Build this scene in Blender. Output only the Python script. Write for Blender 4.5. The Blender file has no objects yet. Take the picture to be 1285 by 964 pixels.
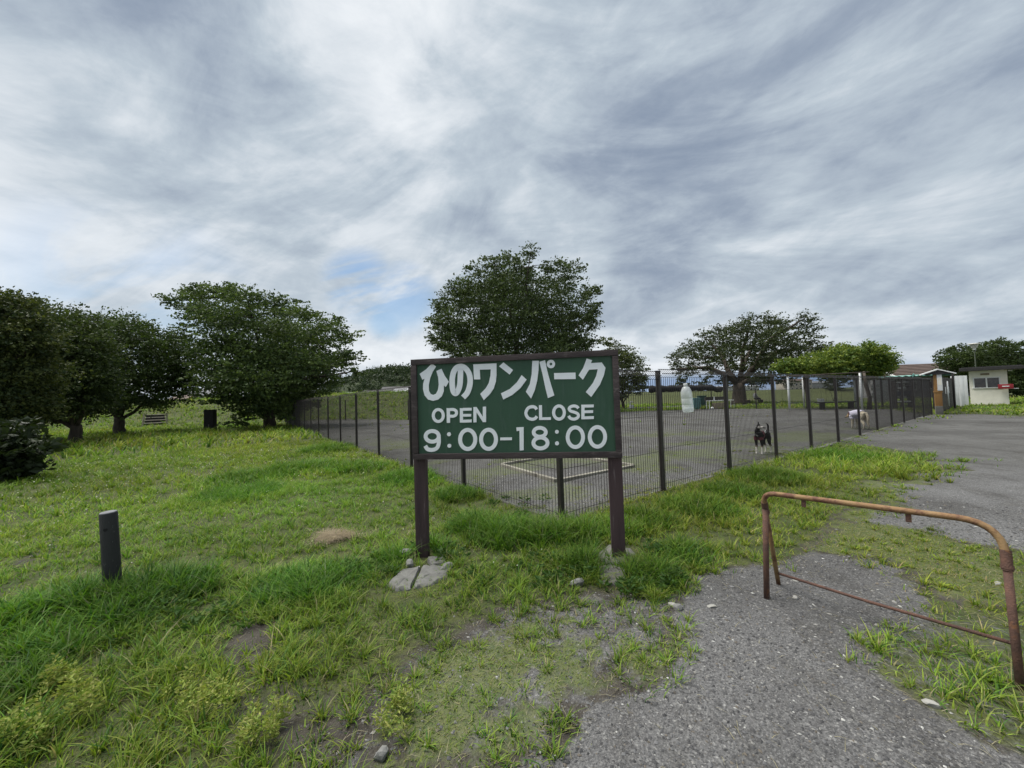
import bpy, bmesh, math, random
import numpy as np
from mathutils import Vector, Matrix

rnd = random.Random(7)
rng = np.random.default_rng(11)
scene = bpy.context.scene
COL = scene.collection

# ------------------------------------------------------------------ camera
FOC, CX, CY = 482.0, 642.5, 482.0          # in pixels of the 1285x964 photograph
EYE = 1.30
PITCH, ROLL = math.radians(2.14), math.radians(1.87)
_F = np.array([0, math.cos(PITCH), math.sin(PITCH)])
_R0 = np.array([1.0, 0, 0]); _U0 = np.array([0, -math.sin(PITCH), math.cos(PITCH)])
_X = math.cos(ROLL) * _R0 - math.sin(ROLL) * _U0
_Y = math.sin(ROLL) * _R0 + math.cos(ROLL) * _U0

cam_d = bpy.data.cameras.new("camera")
cam = bpy.data.objects.new("camera", cam_d); COL.objects.link(cam)
cam_d.sensor_width = 36.0; cam_d.sensor_fit = 'HORIZONTAL'
cam_d.lens = FOC / 1285.0 * 36.0
cam_d.clip_start = 0.05; cam_d.clip_end = 6000
cam.matrix_world = Matrix(((_X[0], _Y[0], -_F[0], 0), (_X[1], _Y[1], -_F[1], 0), (_X[2], _Y[2], -_F[2], EYE), (0, 0, 0, 1)))
scene.camera = cam
scene.render.resolution_x, scene.render.resolution_y = 1024, 768

# ------------------------------------------------------------------ exposure, sun, sky
EXPO = 2.0
scene.view_settings.view_transform = 'Standard'; scene.view_settings.look = 'None'
scene.view_settings.exposure = EXPO; scene.view_settings.gamma = 1.0
scene.view_settings.use_curve_mapping = False
scene.cycles.max_bounces = 6; scene.cycles.transparent_max_bounces = 12
scene.cycles.use_denoising = True

SUN_EL, SUN_AZ = math.radians(66), math.radians(-70)     # azimuth from +Y towards +X
sd = bpy.data.lights.new("sun", 'SUN'); sd.energy = 1.5; sd.angle = math.radians(45); sd.color = (1.0, 0.96, 0.9)
sun = bpy.data.objects.new("sun", sd); COL.objects.link(sun)
_sv = Vector((math.cos(SUN_EL) * math.sin(SUN_AZ), math.cos(SUN_EL) * math.cos(SUN_AZ), math.sin(SUN_EL)))
sun.rotation_euler = _sv.to_track_quat('Z', 'Y').to_euler(); sun.location = (0, 0, 30)


class NT:
    """Small helper to wire node trees."""
    def __init__(s, tree): s.t = tree; s.n = tree.nodes; s.l = tree.links
    def node(s, typ, **kw):
        n = s.n.new(typ)
        for k, v in kw.items(): setattr(n, k, v)
        return n
    def put(s, sock, v):
        if isinstance(v, bpy.types.NodeSocket): s.l.new(v, sock)
        elif v is not None: sock.default_value = v
    def math(s, op, a, b=None, c=None, clamp=False):
        n = s.node('ShaderNodeMath', operation=op, use_clamp=clamp)
        s.put(n.inputs[0], a); s.put(n.inputs[1], b); s.put(n.inputs[2], c); return n.outputs[0]
    def vmath(s, op, a, b=None):
        n = s.node('ShaderNodeVectorMath', operation=op)
        s.put(n.inputs[0], a); s.put(n.inputs[1], b)
        return n.outputs['Value'] if op in ('DOT_PRODUCT', 'LENGTH') else n.outputs[0]
    def mix(s, f, a, b, blend='MIX'):
        n = s.node('ShaderNodeMix', data_type='RGBA', blend_type=blend)
        s.put(n.inputs[0], f); s.put(n.inputs[6], rgba(a)); s.put(n.inputs[7], rgba(b)); return n.outputs[2]
    def noise(s, vec, scale=5, detail=4, rough=.55, dist=0):
        n = s.node('ShaderNodeTexNoise'); s.put(n.inputs['Vector'], vec)
        n.inputs['Scale'].default_value = scale; n.inputs['Detail'].default_value = detail
        n.inputs['Roughness'].default_value = rough; n.inputs['Distortion'].default_value = dist
        return n.outputs['Fac']
    def ramp(s, f, stops, interp='LINEAR'):
        n = s.node('ShaderNodeValToRGB'); s.put(n.inputs[0], f); cr = n.color_ramp; cr.interpolation = interp
        while len(cr.elements) < len(stops): cr.elements.new(0.5)
        for e, (p, c) in zip(cr.elements, stops): e.position = p; e.color = rgba(c)
        return n.outputs[0]
    def mapr(s, f, a, b, c=0., d=1., smooth=True):
        n = s.node('ShaderNodeMapRange', interpolation_type='SMOOTHSTEP' if smooth else 'LINEAR')
        s.put(n.inputs[0], f)
        for i, v in enumerate((a, b, c, d)): n.inputs[i + 1].default_value = v
        return n.outputs[0]


def rgba(c):
    if isinstance(c, bpy.types.NodeSocket) or c is None: return c
    if isinstance(c, (int, float)): return (c, c, c, 1)
    return tuple(c) if len(c) == 4 else (*c, 1)


def ray(px, py):
    d = _F + (px - CX) / FOC * _X - (py - CY) / FOC * _Y
    return d / np.linalg.norm(d)


world = bpy.data.worlds.new("World"); scene.world = world; world.use_nodes = True
w = NT(world.node_tree); w.n.clear()
tc = w.node('ShaderNodeTexCoord'); sep = w.node('ShaderNodeSeparateXYZ'); w.l.new(tc.outputs['Generated'], sep.inputs[0])
dx, dy, dz = sep.outputs
zz = w.math('MAXIMUM', dz, 0.0)
den = w.math('ADD', zz, 0.24)
u = w.math('DIVIDE', dx, den); v = w.math('DIVIDE', dy, den)
comb = w.node('ShaderNodeCombineXYZ'); w.put(comb.inputs[0], u); w.put(comb.inputs[1], v)
rot = w.node('ShaderNodeVectorRotate', rotation_type='Z_AXIS'); w.put(rot.inputs['Vector'], comb.outputs[0])
rot.inputs['Angle'].default_value = math.radians(24)
def sky_noise(sx, sy, off, detail=6, rough=.55, dist=0.3):
    m = w.node('ShaderNodeMapping'); w.put(m.inputs[0], rot.outputs[0])
    m.inputs['Scale'].default_value = (sx, sy, 1); m.inputs['Location'].default_value = off
    return w.noise(m.outputs[0], 1.0, detail, rough, dist)
n_big = sky_noise(.95, .75, (3.1, 1.7, 0), 4, .5, .8)
n_mid = sky_noise(2.5, 1.75, (7.3, 2.2, 0), 8, .56, 1.0)
n_fib = sky_noise(8.5, 3.6, (1.2, 8.4, 0), 7, .6, .9)
def dir_noise(sc, off, detail, rough, dist, ang=0.0):
    r_ = w.node('ShaderNodeVectorRotate', rotation_type='Y_AXIS'); w.put(r_.inputs['Vector'], tc.outputs['Generated']); r_.inputs['Angle'].default_value = math.radians(ang)
    m = w.node('ShaderNodeMapping'); w.put(m.inputs[0], r_.outputs[0]); m.inputs['Scale'].default_value = sc; m.inputs['Location'].default_value = off
    return w.noise(m.outputs[0], 1.0, detail, rough, dist)
left = w.mapr(dx, -.25, .25, 1, 0)
d_l = dir_noise((1.9, 1.9, 5.2), (2.3, .4, 1.1), 8, .60, .55, 32)     # layers tilting down to the right, over the left half
d_r = dir_noise((1.7, 1.7, 6.0), (5.3, 1.4, 3.1), 8, .60, .55, -9)    # flatter layers over the right half
d_lr = w.math('ADD', w.math('MULTIPLY', d_l, left), w.math('MULTIPLY', d_r, w.math('SUBTRACT', 1.0, left)))
d_f = dir_noise((6.5, 6.5, 19), (1.3, 7.4, 2.1), 7, .62, .6, 8)
dens = w.math('MULTIPLY_ADD', n_big, .25, w.math('MULTIPLY_ADD', n_mid, .15, w.math('MULTIPLY_ADD', n_fib, .05, w.math('MULTIPLY_ADD', d_lr, .63, w.math('MULTIPLY', d_f, .17)))))
dens = w.math('MULTIPLY_ADD', w.math('SUBTRACT', dens, .60), 1.50, .515)
def spot(px, py, inner, outer):
    d = ray(px, py)
    dt = w.vmath('DOT_PRODUCT', tc.outputs['Generated'], tuple(float(k) for k in d))
    return w.mapr(dt, math.cos(math.radians(outer)), math.cos(math.radians(inner)))
# broad thick and thin parts of this sky's cloud sheet: + is thin and bright, - is thick and dark
for (px, py, i, o, a) in ((455, 30, 0, 13, .13), (560, 105, 0, 11, .06), (430, 70, 0, 26, .03), (40, 210, 0, 24, .11), (330, 290, 0, 16, .06), (640, 330, 0, 22, .05),
                          (1100, 70, 5, 44, -.115), (270, 140, 0, 18, -.05), (820, 130, 0, 25, -.045), (620, 225, 0, 14, -.04), (1000, 400, 2, 24, .10),
                          (1100, 225, 0, 14, .05), (250, 90, 0, 25, -.03), (1120, 320, 0, 13, -.06), (850, 300, 0, 12, -.03)):
    dens = w.math('MULTIPLY_ADD', spot(px, py, i, o), a, dens)
low = w.mapr(dz, .02, .24, 1, 0)
dens = w.math('MULTIPLY_ADD', low, .12, dens)
K = 10.0 / 2 ** EXPO
def sk(r, g, b):
    f = lambda c: ((c / 255 + .055) / 1.055) ** 2.4 * K
    return (f(r), f(g), f(b))
# cloud radiance for the density of the sheet
cr = w.ramp(dens, [(.22, (0, 0, 0)), (.32, (.16,) * 3), (.44, (.40,) * 3), (.55, (.62,) * 3), (.66, (.84,) * 3), (.78, (1,) * 3)])
cloud = w.node('ShaderNodeValToRGB'); w.put(cloud.inputs[0], cr)
els = cloud.color_ramp.elements
for p, c in ((.0, (131, 146, 168)), (.3, (157, 170, 187)), (.6, (189, 201, 212)), (1., (236, 241, 246))):
    e = els.new(p) if p not in (0., 1.) else els[0 if p == 0. else 1 if len(els) == 2 else -1]
    e.color = tuple(x / K / 1.0 for x in sk(*c)) + (1,)
cloud_c = w.mix(1.0, cloud.outputs[0], (K, K, K), 'MULTIPLY')
sky = w.node('ShaderNodeTexSky', sky_type='NISHITA'); sky.sun_disc = False
sky.sun_elevation = SUN_EL; sky.sun_rotation = SUN_AZ; sky.air_density = 1.2; sky.dust_density = 1.5
sk_b = sk(118, 154, 204)
blue = w.mix(1.0, sky.outputs[0], (.23, .285, .33), 'MULTIPLY')
blue = w.mix(w.mapr(dz, .20, .02, 0, .85), blue, sk_b)
# openings in the sheet where blue sky shows
gapn = sky_noise(1.1, 2.6, (4.4, .3, 0), 5, .6, .6)
gap = w.math('MULTIPLY', w.math('MAXIMUM', w.math('MAXIMUM', spot(455, 360, 1, 6), spot(505, 375, 1, 6)), spot(485, 402, .5, 3.5)), w.mapr(gapn, .36, .52))
az_lo = w.math('MULTIPLY', w.mapr(dx, .20, .34), w.mapr(dx, .80, .66))
gap2 = w.math('MULTIPLY', w.math('MULTIPLY', w.mapr(dz, .055, .030), az_lo), w.math('MULTIPLY', w.mapr(dz, -.02, .02, .55, 1), .80))
gap3 = w.math('MULTIPLY', w.math('MULTIPLY', spot(160, 400, 2, 14), w.mapr(gapn, .42, .62)), .35)
gapf = w.math('MAXIMUM', w.math('MAXIMUM', w.math('MULTIPLY', gap, .72), gap2), gap3)
col = w.mix(gapf, cloud_c, blue)
bg = w.node('ShaderNodeBackground'); w.put(bg.inputs[0], col); bg.inputs[1].default_value = 0.10
out = w.node('ShaderNodeOutputWorld'); w.l.new(bg.outputs[0], out.inputs[0])
world.cycles.sampling_method = 'MANUAL'; world.cycles.sample_map_resolution = 512

# ------------------------------------------------------------------ helpers
def ground_z(x, y):
    """Terrain height: nearly flat, a grassed levee behind the run."""
    x = np.asarray(x, float); y = np.asarray(y, float)
    sm = lambda a, b, t: (lambda k: k * k * (3 - 2 * k))(np.clip((t - a) / (b - a), 0, 1))
    base = 26.5 + 4.0 * sm(-12, -3, x) + 14.0 * sm(2, 12, x)
    top = 2.25 - .65 * sm(0, 16, x) - .3 * sm(20, 40, x)
    up = sm(0, 11, y - base); down = sm(22, 40, y - base)
    z = top * up * (1 - down)
    near = np.clip(1 - np.hypot(x, y) / 60, 0, 1)
    z = z + near * .018 * (np.sin(x * 1.3 + .6 * np.sin(y * .9)) + np.sin(y * 1.1 + x * .4))
    return z

def gz(x, y): return float(ground_z(x, y))

def at_ground(px, py):
    d = ray(px, py); p = np.array([0, 0, EYE])
    t = -EYE / d[2]
    for _ in range(12):
        q = p + d * t
        t -= (q[2] - gz(q[0], q[1])) / d[2] * .9
    q = p + d * t
    return Vector(q)

def at_depth(px, py, Y):
    d = ray(px, py); t = Y / d[1]
    return Vector((d[0] * t, Y, EYE + d[2] * t))

def at_height(px, py, z):
    d = ray(px, py); t = (z - EYE) / d[2]
    return Vector((d[0] * t, d[1] * t, z))

def project(x, y, z):
    x = np.asarray(x, float); rel = np.stack([x, np.asarray(y, float), np.asarray(z, float) - EYE], -1)
    f = rel @ _F
    return CX + FOC * (rel @ _X) / f, CY - FOC * (rel @ _Y) / f

def _hash(ix, iy, s):
    h = (ix.astype(np.int64) * 374761393 + iy.astype(np.int64) * 668265263 + s * 974634757) & 0x7fffffff
    h = ((h ^ (h >> 13)) * 1274126177) & 0x7fffffff
    return ((h ^ (h >> 16)) & 0xffff) / 65535.0

def vnoise(x, y, s=0):
    x = np.asarray(x, float); y = np.asarray(y, float)
    ix, iy = np.floor(x), np.floor(y); fx, fy = x - ix, y - iy
    fx = fx * fx * (3 - 2 * fx); fy = fy * fy * (3 - 2 * fy)
    a = _hash(ix, iy, s); b = _hash(ix + 1, iy, s); c = _hash(ix, iy + 1, s); d = _hash(ix + 1, iy + 1, s)
    return (a * (1 - fx) + b * fx) * (1 - fy) + (c * (1 - fx) + d * fx) * fy

def fbm(x, y, scale, s=0, octv=4):
    t = 0; a = .5; n = 0
    for k in range(octv):
        t = t + a * vnoise(x * scale, y * scale, s + k); n += a; a *= .55; scale *= 2.03
    return t / n

def poly_sd(x, y, poly):
    """Signed distance to a polygon, positive inside."""
    x = np.asarray(x, float); y = np.asarray(y, float)
    inside = np.zeros(x.shape, bool); dmin = np.full(x.shape, 1e9)
    n = len(poly)
    for i in range(n):
        x0, y0 = poly[i][0], poly[i][1]; x1, y1 = poly[(i + 1) % n][0], poly[(i + 1) % n][1]
        c = ((y0 > y) != (y1 > y)) & (x < (x1 - x0) * (y - y0) / (y1 - y0 + 1e-12) + x0)
        inside ^= c
        ex, ey = x1 - x0, y1 - y0
        t = np.clip(((x - x0) * ex + (y - y0) * ey) / (ex * ex + ey * ey + 1e-12), 0, 1)
        dmin = np.minimum(dmin, np.hypot(x - x0 - t * ex, y - y0 - t * ey))
    return np.where(inside, dmin, -dmin)

def tag(o, label=None, cat=None, group=None, kind=None):
    if label: o['label'] = label
    if cat: o['category'] = cat
    if group: o['group'] = group
    if kind: o['kind'] = kind
    return o

def empty(name, loc, rz=0.0, label=None, cat=None, group=None):
    o = bpy.data.objects.new(name, None); COL.objects.link(o)
    o.location = loc; o.rotation_euler = (0, 0, rz); o.empty_display_size = .2
    return tag(o, label, cat, group)

def link(name, mesh, parent=None, loc=(0, 0, 0), rot=(0, 0, 0)):
    o = bpy.data.objects.new(name, mesh); COL.objects.link(o)
    o.location = loc; o.rotation_euler = rot
    if parent is not None: o.parent = parent
    return o

class MB:
    """Collects shapes, then links them as one mesh object."""
    def __init__(s): s.v = []; s.f = []
    def add(s, vs, fs):
        b = len(s.v); s.v += [tuple(map(float, p)) for p in vs]; s.f += [tuple(b + i for i in f) for f in fs]
    def box(s, c, d, rz=0.0, bev=0.0, M=None):
        hx, hy, hz = d[0] / 2, d[1] / 2, d[2] / 2
        if bev > 0:
            bm = bmesh.new(); bmesh.ops.create_cube(bm, size=1)
            for vv in bm.verts: vv.co = Vector((vv.co.x * d[0], vv.co.y * d[1], vv.co.z * d[2]))
            bmesh.ops.bevel(bm, geom=bm.edges[:], offset=bev, segments=2, affect='EDGES', profile=.7)
            bm.verts.index_update()
            vs = [vv.co.copy() for vv in bm.verts]; fs = [[q.index for q in f.verts] for f in bm.faces]; bm.free()
        else:
            vs = [Vector((x, y, z)) for z in (-hz, hz) for y in (-hy, hy) for x in (-hx, hx)]
            fs = [(0, 2, 3, 1), (4, 5, 7, 6), (0, 1, 5, 4), (2, 6, 7, 3), (0, 4, 6, 2), (1, 3, 7, 5)]
        R = M if M is not None else Matrix.Rotation(rz, 3, 'Z')
        s.add([R @ p + Vector(c) for p in vs], fs)
    def tube(s, pts, rad, sides=8, caps=True):
        pts = [Vector(p) for p in pts]; n = len(pts)
        if not hasattr(rad, '__len__'): rad = [rad] * n
        vs, fs = [], []; ref = None
        for i, p in enumerate(pts):
            t = (pts[min(i + 1, n - 1)] - pts[max(i - 1, 0)])
            t = t.normalized() if t.length > 1e-9 else Vector((0, 0, 1))
            if ref is None: ref = t.orthogonal().normalized()
            ref = (ref - t * ref.dot(t)); ref = ref.normalized() if ref.length > 1e-6 else t.orthogonal().normalized()
            b = t.cross(ref)
            for k in range(sides):
                a = 2 * math.pi * k / sides
                vs.append(p + (ref * math.cos(a) + b * math.sin(a)) * rad[i])
        for i in range(n - 1):
            for k in range(sides):
                k2 = (k + 1) % sides
                fs.append((i * sides + k, i * sides + k2, (i + 1) * sides + k2, (i + 1) * sides + k))
        if caps:
            fs.append(tuple(range(sides))[::-1]); fs.append(tuple((n - 1) * sides + k for k in range(sides)))
        s.add(vs, fs)
    def lathe(s, prof, sides=20, M=None, o=(0, 0, 0)):
        vs, fs = [], []
        for r, z in prof:
            for k in range(sides):
                a = 2 * math.pi * k / sides; vs.append(Vector((r * math.cos(a), r * math.sin(a), z)))
        for i in range(len(prof) - 1):
            for k in range(sides):
                k2 = (k + 1) % sides; fs.append((i * sides + k, i * sides + k2, (i + 1) * sides + k2, (i + 1) * sides + k))
        fs.append(tuple(range(sides))[::-1]); fs.append(tuple((len(prof) - 1) * sides + k for k in range(sides)))
        if M is not None: vs = [M @ q for q in vs]
        s.add([q + Vector(o) for q in vs], fs)
    def prism(s, poly, h0, h1, fn):
        """Extrude a flat outline; fn(a, b, h) -> point."""
        n = len(poly)
        s.add([fn(a, b, h0) for a, b in poly] + [fn(a, b, h1) for a, b in poly],
              [tuple(range(n))[::-1], tuple(range(n, 2 * n))] + [(i, (i + 1) % n, n + (i + 1) % n, n + i) for i in range(n)])
    def mesh(s, name, mat, smooth=False):
        me = bpy.data.meshes.new(name); me.from_pydata(s.v, [], s.f); me.materials.append(mat)
        if smooth == 'auto':
            me.shade_smooth(); me.set_sharp_from_angle(angle=math.radians(40))
        elif smooth: me.shade_smooth()
        return me
    def build(s, name, mat, parent=None, smooth=False, loc=(0, 0, 0), rot=(0, 0, 0)):
        return link(name, s.mesh(name, mat, smooth), parent, loc, rot)

def raw_mesh(name, V, loops, starts, mat, cols=None, smooth=False):
    me = bpy.data.meshes.new(name)
    me.vertices.add(len(V)); me.vertices.foreach_set('co', np.ascontiguousarray(V, np.float32).ravel())
    me.loops.add(len(loops)); me.loops.foreach_set('vertex_index', np.ascontiguousarray(loops, np.int32))
    me.polygons.add(len(starts)); me.polygons.foreach_set('loop_start', np.ascontiguousarray(starts, np.int32))
    if cols is not None:
        a = me.color_attributes.new('Col', 'FLOAT_COLOR', 'POINT')
        c = np.ones((len(V), 4), np.float32); c[:, :3] = cols; a.data.foreach_set('color', c.ravel())
    me.polygons.foreach_set('use_smooth', np.full(len(starts), bool(smooth)))
    me.materials.append(mat); me.update(calc_edges=True)
    return me

# ------------------------------------------------------------------ materials
def mat_new(name):
    m = bpy.data.materials.new(name); m.use_nodes = True
    t = NT(m.node_tree); p = t.n['Principled BSDF']
    return m, t, p

def surf(name, c1, c2=None, scale=6, rough=.7, bump=.0, bscale=40, metal=0, spec=.4, detail=5, stretch=None, spots=None):
    m, t, p = mat_new(name)
    tcn = t.node('ShaderNodeTexCoord'); vec = tcn.outputs['Object']
    if stretch:
        mp = t.node('ShaderNodeMapping'); t.put(mp.inputs[0], vec); mp.inputs['Scale'].default_value = stretch; vec = mp.outputs[0]
    c2 = c2 or tuple(k * .72 for k in c1)
    f = t.mapr(t.noise(vec, scale, detail, .6), .3, .7)
    c = t.mix(f, c1, c2)
    if spots:
        sc, a, b, cs = spots
        c = t.mix(t.mapr(t.noise(vec, sc, 5, .65, .4), a, b), c, cs)
    t.put(p.inputs['Base Color'], c); p.inputs['Roughness'].default_value = rough
    p.inputs['Metallic'].default_value = metal; p.inputs['Specular IOR Level'].default_value = spec
    if bump:
        b = t.node('ShaderNodeBump'); b.inputs['Strength'].default_value = bump; b.inputs['Distance'].default_value = .01
        t.put(b.inputs['Height'], t.noise(vec, bscale, 5, .6)); t.put(p.inputs['Normal'], b.outputs[0])
    return m

def foliage(name, trans=.3, rough=.55, spec=.25):
    m, t, p = mat_new(name)
    a = t.node('ShaderNodeAttribute', attribute_name='Col')
    t.put(p.inputs['Base Color'], a.outputs['Color']); p.inputs['Roughness'].default_value = rough
    p.inputs['Specular IOR Level'].default_value = spec
    tr = t.node('ShaderNodeBsdfTranslucent'); t.put(tr.inputs[0], t.mix(1.0, a.outputs['Color'], (1.15, 1.2, .6), 'MULTIPLY'))
    mx = t.node('ShaderNodeMixShader'); mx.inputs[0].default_value = trans
    t.l.new(p.outputs[0], mx.inputs[1]); t.l.new(tr.outputs[0], mx.inputs[2])
    t.l.new(mx.outputs[0], t.n['Material Output'].inputs[0])
    return m

M_LEAF = foliage('leaf_green', .25); M_GRASS = foliage('grass_blade', .35, .6, .15)
M_BARK = surf('tree_bark', (.085, .068, .052), (.035, .028, .022), 9, .9, .8, 30, stretch=(1, 1, .25))
M_SIGNGREEN = surf('painted_green_board', (.036, .090, .053), (.028, .072, .043), 2.2, .6, .15, 220, stretch=(2.2, 1, .35), spots=(9, .50, .78, (.052, .098, .072)))
M_LETTER = surf('white_letter_sheet', (.84, .86, .88), (.78, .81, .84), 14, .5, .05, 120)
M_FRAME = surf('weathered_brown_timber', (.070, .054, .053), (.036, .028, .029), 8, .85, .6, 55, stretch=(.35, 1, 1), spots=(12, .56, .72, (.12, .10, .095)))
M_POSTW = surf('dark_maroon_timber', (.070, .044, .046), (.036, .023, .026), 9, .8, .6, 60, stretch=(1, 1, .10), spots=(34, .58, .70, (.13, .10, .10)))
M_FENCE = surf('dark_brown_coated_steel', (.032, .027, .025), (.020, .017, .016), 12, .5, .1, 200, spots=(24, .64, .72, (.075, .065, .06)))
M_CONC = surf('pale_concrete', (.14, .136, .122), (.095, .092, .083), 8, .9, .5, 70, spots=(5, .55, .75, (.15, .15, .12)))
M_KERB = surf('worn_kerb', (.25, .24, .195), (.16, .15, .125), 5, .9, .5, 60, spots=(4, .56, .72, (.058, .052, .042)))
M_STONE = surf('grey_slab_stone', (.145, .145, .135), (.095, .095, .088), 11, .9, .6, 60, spots=(6, .58, .75, (.11, .115, .08)))
M_YELLOW = surf('rusting_yellow_pipe', (.265, .175, .080), (.20, .112, .05), 10, .7, .35, 120, spots=(13, .47, .62, (.115, .052, .030)))
M_RUST = surf('dark_rust', (.125, .064, .044), (.075, .042, .033), 22, .85, .6, 150, spots=(14, .58, .70, (.17, .075, .032)))
M_BOLLARD = surf('dark_speckled_plastic', (.036, .036, .037), (.022, .022, .023), 9, .85, .6, 130, stretch=(1, 1, .3), spots=(60, .60, .70, (.10, .10, .095)))
M_BOLTOP = surf('worn_grey_top', (.17, .175, .19), (.12, .122, .13), 25, .8, .3, 150)
M_WHITE = surf('white_paint', (.74, .75, .74), (.66, .67, .65), 5, .6, .1, 80)
M_WHITEPOLE = surf('white_pole_paint', (.70, .72, .72), (.58, .60, .60), 8, .5)
M_BOOTH = surf('cream_render', (.80, .78, .67), (.72, .70, .60), 4, .85, .25, 60, spots=(3, .62, .8, (.46, .44, .37)))
M_DARKROOF = surf('dark_roof_sheet', (.030, .028, .028), (.020, .019, .019), 6, .6, .1, 40)
M_ROOFBROWN = surf('brown_roof_tile', (.105, .074, .060), (.075, .055, .047), 3, .8, .3, 20)
M_GREYWALL = surf('grey_wall', (.26, .26, .26), (.20, .20, .20), 3, .9, .2, 30)
M_TEAL = surf('teal_sheet', (.15, .33, .29), (.11, .26, .23), 5, .55)
M_DKGREEN = surf('dark_green_plastic', (.018, .062, .052), (.014, .050, .042), 5, .5)
M_TEALBIN = surf('teal_plastic_bin', (.12, .25, .245), (.09, .20, .20), 5, .5, stretch=(8, 8, 1))
M_WOODPOST = surf('amber_stained_timber', (.30, .165, .055), (.20, .105, .036), 5, .7, .4, 40, stretch=(1, 1, .15))
M_RED = surf('red_metal_box', (.28, .020, .028), (.20, .016, .022), 8, .45)
M_BLACKNET = surf('black_shade_net', (.012, .012, .013), (.020, .020, .021), 30, .95, .8, 60)
M_GLASS_DK = surf('dark_window_glass', (.015, .016, .017), (.06, .05, .045), 6, .08, spec=.6)
M_TIMBERSTEP = surf('grey_step_timber', (.34, .315, .26), (.21, .195, .165), 8, .9, .4, 40)
M_PILLAR = surf('near_black_stone', (.014, .014, .014), (.020, .020, .019), 9, .8, .2, 60)
M_PLANKTAN = surf('tan_block', (.30, .25, .17), (.21, .18, .13), 6, .9, .3, 40)
M_ROCK = surf('loose_rock', (.20, .20, .19), (.13, .13, .125), 18, .9, .5, 60)
M_ROCKP = surf('pale_rock', (.30, .295, .27), (.22, .215, .20), 14, .9, .4, 60)

mp, t, p = mat_new('clear_plastic')
p.inputs['Base Color'].default_value = (.86, .90, .90, 1); p.inputs['Roughness'].default_value = .18
p.inputs['Alpha'].default_value = .42; p.inputs['Specular IOR Level'].default_value = .7
M_PLASTIC = mp

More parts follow.
